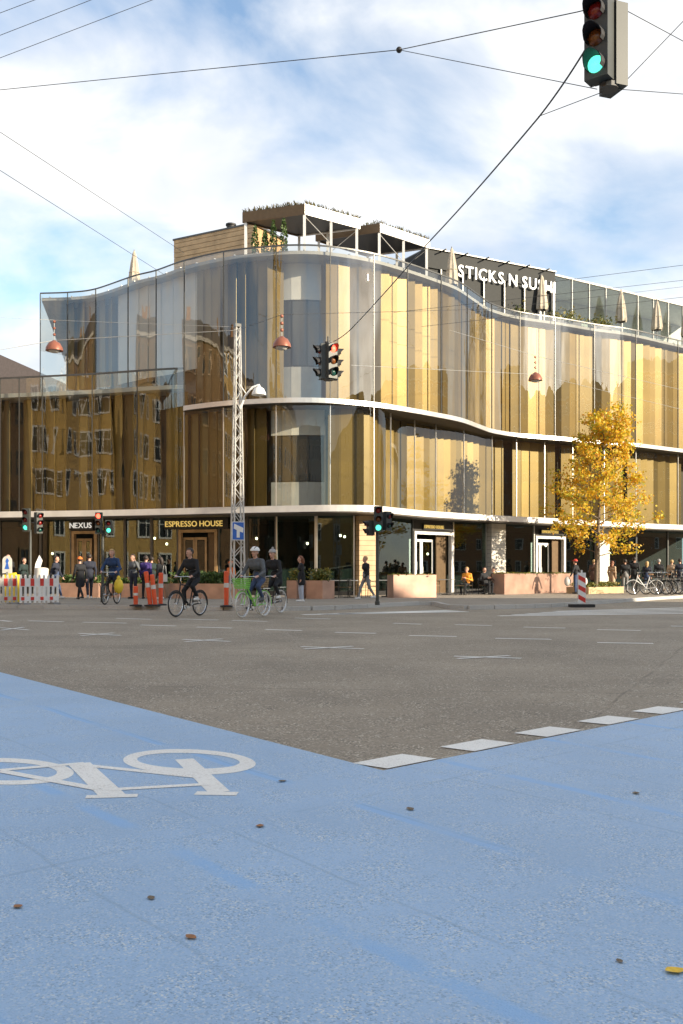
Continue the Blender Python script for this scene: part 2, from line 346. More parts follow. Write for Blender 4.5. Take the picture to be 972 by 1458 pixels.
for i in range(7):                               # zebra crossing on the far side
    mb = MB(); bar_px(mb, (480-25*i, 873.5+1.4*i*.6), (640+12*i, 869+.9*i), .38); struct(mb.build('zebra_stripe', 'road_paint')) if i < 3 else None
for i in range(5):
    mb = MB(); bar_px(mb, (790-20*i, 870.5+1.6*i), (1010, 864.5+2.1*i), .30); struct(mb.build('zebra_stripe', 'road_paint'))
sym = MB()
def ring_px(c, a, b, ci, ai, bi, tilt, a0=0, a1=360, n=48):
    vs = []
    for k in range(n+1):
        an = math.radians(a0+(a1-a0)*k/n)
        for (cx, cy), A, B in ((c, a, b), (ci, ai, bi)):
            x = cx+A*math.cos(an); vs.append(tuple(gp(x, cy+B*math.sin(an)+tilt*(x-cx))[:2])+(.0016,))
    sym.add(vs, [(2*k, 2*k+1, 2*k+3, 2*k+2) for k in range(n)])
ring_px((269.5,1085), 94.5, 18, (268,1083.5), 73, 11, .03); ring_px((5,1098.5), 100, 19, (5,1098.5), 76, 13, .02)
for k, (a, b, wd) in enumerate((((262,1081),(312,1128),.12),((278,1129.5),(338,1130.5),.085),((112,1087),(160,1133),.14),((122,1135),(196,1133),.075),((112,1089),(285,1107),.065),((150,1125),(302,1116.5),.065),((0,1097),(120,1087),.07),((0,1098),(140,1124),.07))): bar_px(sym, a, b, wd, .0018+.0002*k)
struct(sym.build('bicycle_symbol', 'road_paint'))
def leaf_mesh(w, l, curl):
    vs = []; prof = [0, .55, .9, 1, .7, .05]; k = len(prof)
    for i, q in enumerate(prof):
        y = l*(i/(k-1)-.5); z = curl*(abs(i-2)/3)**2
        vs += [(-w*q/2, y, z+curl*.8*q), (0, y, z), (w*q/2, y, z+curl*.6*q)]
    return MB().add(vs, [(3*i+j, 3*i+j+1, 3*i+j+4, 3*i+j+3) for i in range(k-1) for j in range(2)])
mat('leaf_brown', (.28, .12, .04), .7, 0, .3, 60); mat('leaf_yellow', (.72, .45, .02), .6, 0, .2, 60); mat('leaf_grey', (.16, .12, .08), .8, 0, .3, 60)
for x, y, s_, m_, lab in ((961,1384,.062,'leaf_yellow','curled bright yellow leaf on the blue lane'),(272,1336,.042,'leaf_brown','broad orange brown leaf lying flat on the blue lane'),(25,1292,.04,'leaf_brown','narrow rusty leaf near a bright blue seam'),(215,1280,.036,'leaf_grey','thin olive leaf on the blue lane'),(370,1177,.05,'leaf_brown','small reddish leaf below the painted bicycle saddle'),(402,1113,.05,'leaf_grey','dark leaf beside the painted bicycle wheel'),(584,1153,.05,'leaf_grey','dark leaf below the corner of the blue lane'),(905,1130,.05,'leaf_grey','dark leaf on the blue lane past the square dashes'),(882,1370,.026,'leaf_grey','tiny dark twig leaf near the yellow leaf')):
    p = gp(x, y); o = leaf_mesh(s_*.8, s_*1.15, s_*.09).build('fallen_leaf', m_, None, True, (p.x, p.y, .004), random.uniform(0, 6)); tag(o, lab, 'leaf', 'fallen leaves on the cycle lane')
# ------------------------------------------------------------------ the glass building
ZS, Z1, Z2, ZT, ZL = 3.85, 4.17, 8.98, 15.8, 10.8
U = Curve([(57,51.5),(100,51.3),(136,50.7),(190,48.5),(222,47.6),(262,46.1),(318,44.8),(370,44.2),(420,43.9),(470,44.1),(532,45.1),(580,46.5),(620,48.0),(655,49.6),(682,51.9),(702,53.6),(740,55.2),(800,56.6),(850,58.0),(900,59.2),(972,62.2),(1080,67)])
F = Curve([(-120,49.6),(0,48.6),(130,47.5),(250,46.1),(330,45.0),(400,44.3),(475,43.7),(530,44.1),(560,45.5),(600,47.6),(640,49.2),(695,51.4),(790,54.7),(860,57.6),(930,60.8),(972,62.3),(1080,67)])
G = Curve([(255,46.4),(318,45.05),(370,44.5),(420,44.2),(470,44.3),(525,44.9),(547,45.7),(556,46.6),(575,48.0),(620,50.2),(660,52.2),(700,54.6),(740,55.9),(800,57.4),(850,58.8),(900,60.2),(972,63.2),(1080,68)])
LG = Curve([(-120,49.8),(0,48.8),(130,47.7),(200,46.9),(240,46.5),(262,46.4)])
SH = Curve([(-140,51.5),(0,50.3),(130,49.2),(280,47.6),(400,46.5),(470,45.9),(500,45.8),(530,46.3),(560,47.8),(590,49.5),(642,51.5),(700,53.6),(800,57.3),(900,61.6),(972,65),(1090,70.5)])
B = thing('glass_building', 'curving three storey building of wavy glass over gold vertical panels', 'building', (0, 46, 0))
def bpart(mb, name, mats, parent=None, smooth=False):
    o = mb.build(name, mats, parent or B, smooth)
    o.matrix_parent_inverse = Matrix.Identity(4)
    if (parent or B) is B: o.location = (0, -46, 0)
    return o
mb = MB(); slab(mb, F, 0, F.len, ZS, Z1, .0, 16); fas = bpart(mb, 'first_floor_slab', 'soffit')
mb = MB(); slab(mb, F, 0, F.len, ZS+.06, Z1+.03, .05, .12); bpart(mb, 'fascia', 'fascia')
a2 = U.u_of(262)
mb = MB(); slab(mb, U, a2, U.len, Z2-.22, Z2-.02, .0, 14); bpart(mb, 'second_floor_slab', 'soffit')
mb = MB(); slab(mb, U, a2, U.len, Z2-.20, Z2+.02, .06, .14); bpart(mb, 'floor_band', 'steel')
mb = MB(); slab(mb, LG, 0, LG.len, ZL-.9, ZL-.7, -.2, 12); bpart(mb, 'terrace_deck', 'concrete')
mb = MB(); slab(mb, U, 0, U.len, ZT-.32, ZT-.17, -.2, 15); bpart(mb, 'roof_deck', 'concrete')
mb = MB(); ribbon(mb, U, 0, U.len, ZT-.7, ZT-.63, -.3)
mb = MB(); slab(mb, U, 0, U.len, ZT-.01, ZT+.05, .03, .07); bpart(mb, 'top_rail', 'mullion')
mb = MB(); slab(mb, LG, 0, LG.len, ZL-.01, ZL+.07, .03, .09); bpart(mb, 'terrace_rail', 'mullion')
# outer panes, joints, brackets
def panes(crv, cols, z0, z1, joint, gap=.012):
    us = [crv.u_of(c) for c in cols]
    for i, (a, b) in enumerate(zip(us[:-1], us[1:])):
        mb = MB(); ribbon(mb, crv, a+gap, b-gap, z0, z1, 0, .2); bpart(mb, 'glass_pane', 'glass_upper' if crv is U else 'glass_low' if crv is LG else 'glass_facade', smooth=True)
    for u in us:
        p = crv.at(u); t = crv.tan(u)
        bpart(MB().box((p[0], p[1], (z0+z1)/2), (.035, .05, z1-z0), math.atan2(t[1], t[0])), 'joint_bar', joint)
UC = [57,96,136,182,222,262,318,393,470,532,580,628,665,700,740,790,846,905,965,1030,1080]
panes(U, UC, Z2+.03, ZT-.02, 'mullion')
GC = [262,318,393,470,532,556,590,620,660,700,735,775,815,860,905,965,1030,1078]
panes(G, GC, Z1+.04, Z2-.23, 'steel')
panes(LG, [-115,-60,0,27,60,131,195,262], Z1+.04, ZL-.02, 'mullion')
for u in np.arange(.4, U.len, 1.15):            # brackets that carry the glass below the roof rail
    p = U.at(u); n = U.nrm(u)
    bpart(MB().box((p[0]-n[0]*.55, p[1]-n[1]*.55, ZT-.10), (.06, .5, .04), math.atan2(n[1], n[0])-PI/2), 'glass_bracket', 'steel')
# return wall of glass at the left end of the top storey
e = U.at(0); mb = MB(); mb.add([(e[0], e[1], Z2), (e[0]-.3, e[1]+7, Z2), (e[0]-.3, e[1]+7, ZT-.02), (e[0], e[1], ZT-.02)], [(0,1,2,3)]); bpart(mb, 'glass_pane', 'glass_clear')
# inner wall: dark glazing, gold upright panels, pale blinds
def inner_wall(crv, a, b, z0, z1, off=-1.7):
    mb = MB(); ribbon(mb, crv, a, b, z0, z1, off, .8); bpart(mb, 'inner_wall', 'inner')
bpart(MB().box((-6.9, 49.1, (Z1+Z2)/2), (4.2, .2, Z2-Z1-.4)), 'inner_wall', 'inner')
inner_wall(U, U.u_of(80), U.len, Z2, ZT-.32); inner_wall(G, 0, G.len, Z1, Z2-.2); inner_wall(LG, 0, LG.len, Z1, ZL-.9)
pm = {}
def gold_run(crv, c0, c1, z0, z1, name='gold_panel', m='gold', wid=.56, ang=-.2, off=-.75, skip=0.0):
    a, b = crv.u_of(c0), crv.u_of(c1); u = a+wid/2; k = 0
    while u < b-wid*.3:
        k += 1; p = crv.at(u)+crv.nrm(u)*off; t = crv.tan(u)
        if random.random() >= skip:
            key = (name, m if m != 'gold' else random.choice(('gold', 'gold', 'gold_b', 'gold_b', 'gold_c')), round(z1-z0, 2), round(wid, 2))
            if key not in pm:
                h = z1-z0; q = MB(); w2 = wid*.5
                q.box((0, 0, 0), (2*w2, .03, h)); q.box((-w2+.02, -.025, 0), (.03, .03, h)); pm[key] = q.mesh(name, key[1])
            an = math.atan2(t[1], t[0])+ang+random.uniform(-.3, .22)
            o = link(name, pm[key], B, (p[0], p[1]-46, (z0+z1)/2), an)
        u += wid*random.uniform(.94, 1.06)
gold_run(U, 84, 150, Z2+1.9, ZT-.34); gold_run(U, 150, 262, Z2+1.9, ZT-.34, 'blind', 'curtain', .9, .12)
gold_run(U, 262, 372, Z2+.03, ZT-.34); gold_run(U, 372, 470, Z2+.03, ZT-.34, 'gold_panel', 'gold', .8, .9, -.8, .45)
gold_run(U, 472, 1075, Z2+.03, ZT-.34, wid=.62, ang=-.16, skip=.07)
gold_run(G, 256, 372, Z1+.05, Z2-.23); gold_run(G, 372, 470, Z1+.05, Z2-.23, 'gold_panel', 'gold', .8, .9, -.8, .45)
gold_run(G, 472, 1075, Z1+.05, Z2-.23, wid=.62, ang=-.16, skip=.07)
gold_run(LG, -118, 262, Z1+.05, ZL-.95, wid=.6, ang=-.2, skip=.08)
for crv, z0, z1 in ((U, Z2+.03, ZT-.34), (G, Z1+.05, Z2-.23)):  # windows and pale walls behind the clear bays at the nose
    for c0, c1 in ((374,404),(408,436),(440,468)):
        pa, pb = crv.at(crv.u_of(c0))+crv.nrm(crv.u_of(c0))*-1.5, crv.at(crv.u_of(c1))+crv.nrm(crv.u_of(c1))*-1.5; t = pb-pa; an = math.atan2(t[1], t[0]); c = (pa+pb)/2; wl = np.hypot(*t); h = z1-z0
        wn = bpart(MB().box((c[0], c[1], z0+h*.5), (wl, .06, h*.46), an), 'window', 'pane_dark')
        bpart(MB().box((c[0], c[1], z0+h*.13), (wl+.15, .12, h*.26), an), 'spandrel', 'concrete'); bpart(MB().box((c[0], c[1], z0+h*.87), (wl+.15, .12, h*.26), an), 'spandrel', 'curtain')
# ground floor: shopfront bays
def seg(c0, c1):
    a, b = SH.at(SH.u_of(c0)), SH.at(SH.u_of(c1)); t = b-a; return (a+b)/2, np.hypot(*t), math.atan2(t[1], t[0])
ZB = ZS-.003
def bay_glass(c0, c1, stile='mullion'):
    c, l, an = seg(c0, c1)
    bpart(MB().box((c[0], c[1], (ZB+.32)/2+.02), (l-.1, .02, ZB-.36), an), 'shop_window', 'glass_shop')
    for s_ in (-1, 1): bpart(MB().box((c[0]+s_*math.cos(an)*(l/2-.035), c[1]+s_*math.sin(an)*(l/2-.035), (ZB+.12)/2), (.065, .12, ZB-.13), an), 'mullion', stile)
    bpart(MB().box((c[0], c[1], .22), (l-.14, .14, .2), an), 'plinth', 'dark_metal')
for c0, c1 in ((-130,-60),(-60,0),(0,58),(58,102),(140,178),(178,216),(216,254),(311,352),(352,393),(393,450),(450,505),(531,587),(644,692),(714,760),(804,846),(862,905),(905,950),(950,1010),(1010,1085)): bay_glass(c0, c1, 'steel' if c0 in (393,450,644,714) else 'mullion')
def column(c0, c1, m, dep=.7):
    c, l, an = seg(c0, c1); n = 16; root = bpart(MB().box((c[0], c[1], (ZB+.12)/2), (l-.06, dep-.06, ZB-.13), an), 'column', 'room')
    root.location = (0, -46, 0); h = (ZB-.13)/n
    for k in range(n):
        o = MB().box((c[0], c[1], .125+h*(k+.5)), (l, dep+random.uniform(-.012, .012), h-.012), an).build('cladding_board', m, root)
column(506, 530, 'timber'); column(693, 713, 'stone'); column(847, 861, 'stone')
def doorway(c0, c1, frame, inset, leaf_z=2.75, solid=False):
    c, l, an = seg(c0, c1); ct, st = math.cos(an), math.sin(an)
    P = lambda s_, d_, z: (c[0]+ct*s_+st*d_*-1, c[1]+st*s_+ct*d_, z)
    for s_ in (-1, 1): bpart(MB().box(P(s_*(l/2-.07), 0, 1.7), (.14, .22, 3.15), an), 'door_frame', frame)
    bpart(MB().box(P(0, 0, 3.2), (l-.28, .22, .14), an), 'door_frame', frame)
    bpart(MB().box(P(0, .05, 3.56), (l, .1, ZB-3.29), an), 'sign_board', 'dark_metal')
    wl = l*.62 if inset else l-.3; o0 = -l/2+.16+wl/2 if inset else 0
    if inset: bpart(MB().box(P(l/2-.14-(l-.3-wl)/2, .25, 1.62), (l-.3-wl, .08, 3.0), an), 'side_panel', 'bronze')
    for q in (-1, 1):
        cx = o0+q*wl/4; mb = MB(); hw = wl/4-.01
        for e_ in (-1, 1): mb.box(P(cx+e_*(hw-.05), inset, .15+leaf_z/2), (.1, .06, leaf_z), an)
        mb.box(P(cx, inset, .2), (2*hw-.2, .055, .14), an); mb.box(P(cx, inset, .15+leaf_z-.06), (2*hw-.2, .055, .12), an)
        d_ = bpart(mb, 'door', frame); d_.location = (0, -46, 0)
        MB().box(P(cx, inset, .15+leaf_z/2), (2*hw-.2, .015, leaf_z-.3), an).build('pane', 'glass_shop', d_)
        MB().path([P(cx-q*(hw-.05), inset-.04, 1.0), P(cx-q*(hw-.05), inset-.1, 1.0), P(cx-q*(hw-.05), inset-.1, 1.5), P(cx-q*(hw-.05), inset-.04, 1.5)], .016).build('handle', 'chrome', d_)
        if q < 0: MB().box(P(cx, inset-.02, 1.55), (.3, .01, .42), an).build('notice', 'white', d_)
doorway(588, 643, 'white', .45); doorway(761, 803, 'white', .45); doorway(255, 310, 'wood', .12); doorway(103, 139, 'wood', .12)
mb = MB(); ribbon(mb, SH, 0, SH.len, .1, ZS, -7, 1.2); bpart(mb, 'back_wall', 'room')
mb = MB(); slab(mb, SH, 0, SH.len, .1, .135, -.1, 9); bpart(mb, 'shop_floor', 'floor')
for c in (40, 190, 215, 345, 420, 470, 548, 565, 575, 660, 680, 735, 825, 890, 930):   # pendant bulbs inside
    u = SH.u_of(c); p = SH.at(u)-SH.nrm(u)*random.uniform(1.5, 4); z = random.uniform(2.2, 3.1)
    o = bpart(MB().lathe([(.001, .07), (.05, .04), (.06, 0), (.045, -.05), (.001, -.07)], (p[0], p[1], z), 8), 'pendant_bulb', 'bulb'); o.location = (0, -46, 0)
    MB().tube((p[0], p[1], z+.06), (p[0], p[1], ZS), .008, n=4).build('cord', 'black', o)
# ------------------------------------------------------------------ lettering
glyphs = {}
def letters(parent, text, size, origin, an, m, ext=.02, squeeze=1.0, space=.12):
    x = 0
    for ch in text:
        if ch == ' ': x += size*.38; continue
        if (ch, size, m) not in glyphs:
            cu = bpy.data.curves.new('glyph', 'FONT'); cu.body = ch; cu.size = size*1.42; cu.extrude = ext; cu.resolution_u = 3; cu.offset = size*.012
            ob = bpy.data.objects.new('glyph', cu); COL.objects.link(ob); bpy.context.view_layer.update()
            me = bpy.data.meshes.new_from_object(ob.evaluated_get(bpy.context.evaluated_depsgraph_get())); bpy.data.objects.remove(ob); me.materials.clear()
            xs = [v.co.x for v in me.vertices]; x0, x1 = min(xs), max(xs)
            for v in me.vertices: v.co = ((v.co.x-x0)*squeeze, -v.co.z, v.co.y)
            me.materials.append(M[m]); glyphs[(ch, size, m)] = (me, (x1-x0)*squeeze)
        me, wd = glyphs[(ch, size, m)]
        link('letter', me, parent, (origin[0]+x*math.cos(an), origin[1]+x*math.sin(an), origin[2]), an); x += wd+size*space
    return x
def shop_sign(name, lab, text, c0, c1, z, size, m, board=None, crv=SH, off=.16, sq=1.0):
    u0, u1 = crv.u_of(c0), crv.u_of(c1); p0 = crv.at(u0)+crv.nrm(u0)*off; p1 = crv.at(u1)+crv.nrm(u1)*off; t = p1-p0; an = math.atan2(t[1], t[0])
    r = thing(name, lab, 'sign', (p0[0], p0[1], z)); l = np.hypot(*t)
    w0 = letters(r, text, size, (.04*math.cos(an), .04*math.sin(an), .0), an, m, squeeze=sq)
    bd = MB().box((math.cos(an)*l/2-math.sin(an)*.045, math.sin(an)*l/2+math.cos(an)*.045, size*.5), (l, .03, size*1.9), an).build('board', board or 'dark_metal', r)
    return w0, l
W_ = []
W_.append(shop_sign('shop_sign', 'white NEXUS letters on a dark board over a wooden door', 'NEXUS', 100, 134, 3.42, .27, 'white_letter'))
W_.append(shop_sign('cafe_sign', 'wide gold ESPRESSO HOUSE lettering over the wooden double door', 'ESPRESSO HOUSE', 236, 326, 3.42, .27, 'gold_letter'))
W_.append(shop_sign('cafe_sign', 'small ESPRESSO HOUSE board over the white door by the timber column', 'ESPRESSO HOUSE', 600, 642, 3.45, .16, 'gold_letter', sq=.8))
W_.append(shop_sign('cafe_sign', 'small ESPRESSO HOUSE board over the white door by the long planter wall', 'ESPRESSO HOUSE', 768, 801, 3.45, .155, 'gold_letter', sq=.8))
# ------------------------------------------------------------------ rooftop
def RP(px, d, z): return Vector(((px-486)*d/FPX, d, z))
def obox(mb, a, b, dep, z0, z1):            # box whose front edge runs a->b on plan, depth away from the street
    a, b = Vector(a[:2]), Vector(b[:2]); t = (b-a).normalized(); n = Vector((-t.y, t.x)); mb.prism([a, b, b+n*dep, a+n*dep], z0, z1)
def loc_thing(name, lab, cat, p, rz=0, group=None): return thing(name, lab, cat, tuple(p), rz, group)
cab = loc_thing('roof_cabin', 'timber clad plant cabin with two black flues on the roof', 'cabin', (-7, 53, 15.63))
A_, B_ = Vector((-9.2, 54.2)), Vector((-4.6, 51.6)); t_ = (B_-A_).normalized(); an_ = math.atan2(t_.y, t_.x); ln_ = (B_-A_).length; o_ = (A_+B_)/2
MB().box((0, 1.5, 1.9), (ln_-.1, 3, 3.8)).build('wall', 'wood', cab, loc=(o_.x+7, o_.y-53, 0), rz=an_)
for k in range(15): MB().box((0, -.03+random.uniform(-.006, .006), .14+.26*k), (ln_, .06, .235)).build('cladding_board', 'timber', cab, loc=(o_.x+7, o_.y-53, 0), rz=an_)
MB().box((0, 1.5, 3.88), (ln_+.12, 3.2, .09)).build('roof', 'mullion', cab, loc=(o_.x+7, o_.y-53, 0), rz=an_)
for q in (.3, 1.75): MB().lathe([(.24, 0), (.24, .62), (.29, .63), (.29, .72), (.2, .73)], (q, 1.2, 3.9), 14).build('flue', 'black', cab, True, (o_.x+7, o_.y-53, 0), an_)
def grass_tufts(mb, fn, n, h):
    for _ in range(n):
        x, y, z = fn(); a = random.uniform(0, 2*PI); l = h*random.uniform(.4, 1); dx, dy = math.cos(a)*.5*l, math.sin(a)*.5*l; wx, wy = -math.sin(a)*.03, math.cos(a)*.03
        mb.add([(x-wx, y-wy, z), (x+wx, y+wy, z), (x+dx*.6+wx*.7, y+dy*.6+wy*.7, z+l*.6), (x+dx, y+dy, z+l*.75)], [(0,1,2,3)])
def pergola(lab, near, right, left, ztop, th, zb=15.63):
    near, right, left = (Vector(p) for p in (near, right, left)); far = right+left-near; r = loc_thing('roof_pergola', lab, 'pergola', (near.x, near.y, zb), 0, 'pergolas on the roof')
    Q = [near-near, right-near, far-near, left-near]; zt = ztop-zb
    mb = MB(); inset = [q*.985+(far-near)*.0075 for q in Q]; mb.prism(inset, zt-th+.06, zt-.02); mb.build('ceiling', 'dark_metal', r)
    for i in range(4):
        a, b = Q[i], Q[(i+1) % 4]; t = (b-a).normalized(); n = Vector((t.y, -t.x)); mb = MB(); c = (a+b)/2+n*.03
        mb.box((c.x, c.y, zt-th/2), ((b-a).length+.04, .07, th), math.atan2(t.y, t.x)); mb.build('edge_beam', 'fascia' if i < 2 else 'bronze', r)
    for i in range(4):
        for f in ((0, .5) if i < 2 else (0,)):
            p = Q[i].lerp(Q[(i+1) % 4], f); p = p*.96+(far-near)*.02
            MB().box((p.x, p.y, (zt-th)/2), (.13, .13, zt-th)).build('post', 'fascia', r)
    for i in (0, 1):
        a, b = Q[i], Q[(i+1) % 4]; MB().tube((*(a*.97+(far-near)*.02), .95), (*(b*.97+(far-near)*.02), .95), .035).build('rail', 'fascia', r)
        m_ = a.lerp(b, .5); MB().tube((*(a*.97+(far-near)*.015), zt-th-.05), (*(m_*.97+(far-near)*.015), zt-th-1.1), .018).build('brace', 'steel', r)
    mb = MB()
    def fn():
        s_, t2 = random.random(), random.random()
        if random.random() < .6: s_, t2 = random.choice([(0, t2), (s_, 0), (1, t2), (s_, 1)])
        p = (Q[1]-Q[0])*s_+(Q[3]-Q[0])*t2; return p.x, p.y, zt-.04
    grass_tufts(mb, fn, 900, .36); o = mb.build('roof_planting', 'leaf_dry', r); o['kind'] = 'stuff'
pergola('taller pergola with dry grass on its roof beside the potted cypresses', (-1.78,47.4), (.88,49.4), (-4.84,48.5), 18.95, .5)
pergola('second lower pergola between the first one and the lettered roof sign', (1.93,49.9), (4.65,52.4), (-1.3,51.2), 18.9, .45)
def leafy(mb, fn, n, s0):
    for _ in range(n):
        p = Vector(fn()); a = Vector((random.gauss(0,1), random.gauss(0,1), random.gauss(0,1))).normalized(); b = a.cross(Vector((random.gauss(0,1), random.gauss(0,1), .3))).normalized(); s_ = s0*random.uniform(.6, 1.3)
        mb.add([p-a*s_, p+b*s_*.55, p+a*s_, p-b*s_*.55], [(0,1,2,3)])
for i, (px, d) in enumerate(((363,47.2),(377,47.1),(389,47.0),(404,46.9))):
    p = RP(px, d, 15.63); h = (1.75, 1.5, 1.95, 2.0)[i]
    r = thing('potted_cypress', ('potted cypress next to the timber cabin on the roof', 'shortest potted cypress under the grass topped pergola', 'potted cypress beside the shortest one under the pergola', 'tallest potted cypress at the glass corner of the roof')[i], 'plant', p, 0, 'cypresses on the roof')
    MB().lathe([(.15, 0), (.2, .4), (.22, .42), (.18, .42)], n=12).build('pot', 'grey', r)
    mb = MB()
    def fn():
        t = random.random(); rr = .19*math.sin(PI*(t*.85+.12))**.7*random.uniform(.5, 1); a = random.uniform(0, 2*PI); return rr*math.cos(a), rr*math.sin(a), .45+t*h
    leafy(mb, fn, 420, .07); mb.build('foliage', 'leaf_green', r)['kind'] = 'stuff'; MB().tube((0,0,.3), (0,0,h), .03, .01, 5).build('trunk', 'bark', r)
# penthouse with lettered fascia
PH = [Vector((4.6, 53.2)), Vector((12.5, 57.5)), Vector((26, 66.6))]
ph = thing('roof_restaurant', 'low rooftop restaurant with dark front and a pale glazed wing', 'building', (4.6, 53.2, 15.63))
def plane_box(mb, a, b, d0, d1, z0, z1):
    t = (b-a).normalized(); n = Vector((-t.y, t.x)); o = Vector((4.6, 53.2)); mb.prism([p-o for p in (a+n*d0, b+n*d0, b+n*d1, a+n*d1)], z0, z1)
mb = MB(); plane_box(mb, PH[0], PH[1], .1, 7, 0, 2.1); mb.build('dark_front', 'sign_dark', ph)
mb = MB(); plane_box(mb, PH[0], PH[1], 0, 7.1, 2.1, 3.1); mb.build('fascia', 'sign_dark', ph)
mb = MB(); plane_box(mb, PH[0], PH[1], -.1, 7.1, 3.1, 3.16); mb.build('roof_edge', 'mullion', ph)
for k in range(6):
    a = PH[0].lerp(PH[1], .1+.16*k); t = (PH[1]-PH[0]).normalized(); mb = MB(); plane_box(mb, a, a+t*.07, -.05, .09, 0, 2.09); mb.build('mullion', 'mullion', ph)
    mb = MB(); plane_box(mb, a, a+t*.05, -.55, .0, 3.02, 3.08); mb.build('light_bracket', 'dark_metal', ph)
a = PH[0].lerp(PH[1], .86); t = (PH[1]-PH[0]).normalized(); 
for z0, z1, w0, w1 in ((0, 2.05, 0, .12), (0, 2.05, 1.0, 1.12), (1.95, 2.07, .12, 1.0)): mb = MB(); plane_box(mb, a+t*w0, a+t*w1, -.12, .05, z0, z1); mb.build('door_frame', 'white', ph)
for k in range(11):
    p, q = PH[1].lerp(PH[2], k/11), PH[1].lerp(PH[2], (k+1)/11); t = (q-p).normalized()
    mb = MB(); plane_box(mb, p+t*.05, q-t*.02, .1, .13, .05, 2.95); mb.build('glass_panel', 'glass_clear', ph)
    mb = MB(); plane_box(mb, p, p+t*.05, .06, .18, 0, 2.95); mb.build('mullion', 'offwhite', ph)
mb = MB(); plane_box(mb, PH[1], PH[2], .05, 6, 2.95, 3.05); mb.build('wing_roof', 'offwhite', ph)
mb = MB(); plane_box(mb, PH[1], PH[2], 3.5, 3.6, 0, 2.9); mb.build('wing_wall', 'offwhite', ph)
mb = MB(); plane_box(mb, PH[1].lerp(PH[2], .57), PH[1].lerp(PH[2], .62), 1, 2, 3.05, 3.4); mb.build('vent_cap', 'grey', ph)
sg = PH[0].lerp(PH[1], .228); t = (PH[1]-PH[0]).normalized(); an = math.atan2(t.y, t.x)
r = thing('roof_sign', 'large white STICKS N SUSHI letters along the dark roof edge', 'sign', (sg.x+t.y*.06, sg.y-t.x*.06, 17.5))
W_.append(letters(r, 'STICKS N SUSHI', .66, (.0, 0, 0), an, 'white_letter', .03, .95, .20))
def parasol(px, d, lab, h=2.6, lean=0.0):
    r = loc_thing('closed_parasol', lab, 'parasol', RP(px, d, 15.63), random.uniform(0, 3), 'closed parasols on the roof'); mb = MB(); n = 16; prof = [(.27,.75),(.31,.9),(.25,1.5),(.17,2.1),(.09,h+.3),(.03,h+.42)]; vs = []
    for q, z in prof:
        for j in range(n): rr = q*(1+.22*(j % 2)*(1 if z < 2.4 else .3)+random.uniform(-.06, .06)); vs.append((rr*math.cos(2*PI*j/n), rr*math.sin(2*PI*j/n), z+random.uniform(-.03, .03)))
    mb.add(vs, [(i*n+j, i*n+(j+1) % n, (i+1)*n+(j+1) % n, (i+1)*n+j) for i in range(len(prof)-1) for j in range(n)]); mb.build('canopy', 'canvas', r)
    MB().tube((0,0,0), (0,0,h+.5), .03).build('pole', 'grey', r); MB().lathe([(.28,0),(.28,.08),(.05,.1)], n=12).build('base', 'grey', r); MB().ring((0,0,1.55), (1,0,0), (0,1,0), .28, .02, 16, 4).build('tie', 'canvas', r)
parasol(191, 52.5, 'closed beige parasol standing alone on the terrace by the timber cabin', 2.3)
parasol(643, 52.0, 'closed beige parasol at the first letter of the roof sign', 2.3)
parasol(771, 56.9, 'closed beige parasol hiding part of the last word of the roof sign', 2.35)
parasol(884, 59.6, 'closed beige parasol before the pale roof wing, next past the lettered sign', 2.25)
parasol(935, 61.6, 'closed beige parasol before the pale roof wing, second past the lettered sign', 2.2)
parasol(977, 63.2, 'closed beige parasol before the pale roof wing, third past the lettered sign', 2.2)
for k, (c, d, lab) in enumerate(((735,56.4,'low green shrub under the middle of the roof sign'),(787,57.6,'low green shrub under the last letter of the roof sign'),(812,58.1,'low shrub at the first panels of the pale roof wing'),(855,59.0,'low shrub between two parasols on the roof edge'))):
    r = thing('roof_shrub', lab, 'shrub', RP(c, d, 15.63), 0, 'shrubs along the roof edge'); mb = MB()
    leafy(mb, lambda: (random.gauss(0,.33), random.gauss(0,.22), .3+abs(random.gauss(0,.28))), 300, .08); mb.build('foliage', 'leaf_mixed', r)['kind'] = 'stuff'; MB().box((0,0,.15), (1.2,.4,.3)).build('trough', 'grey', r)
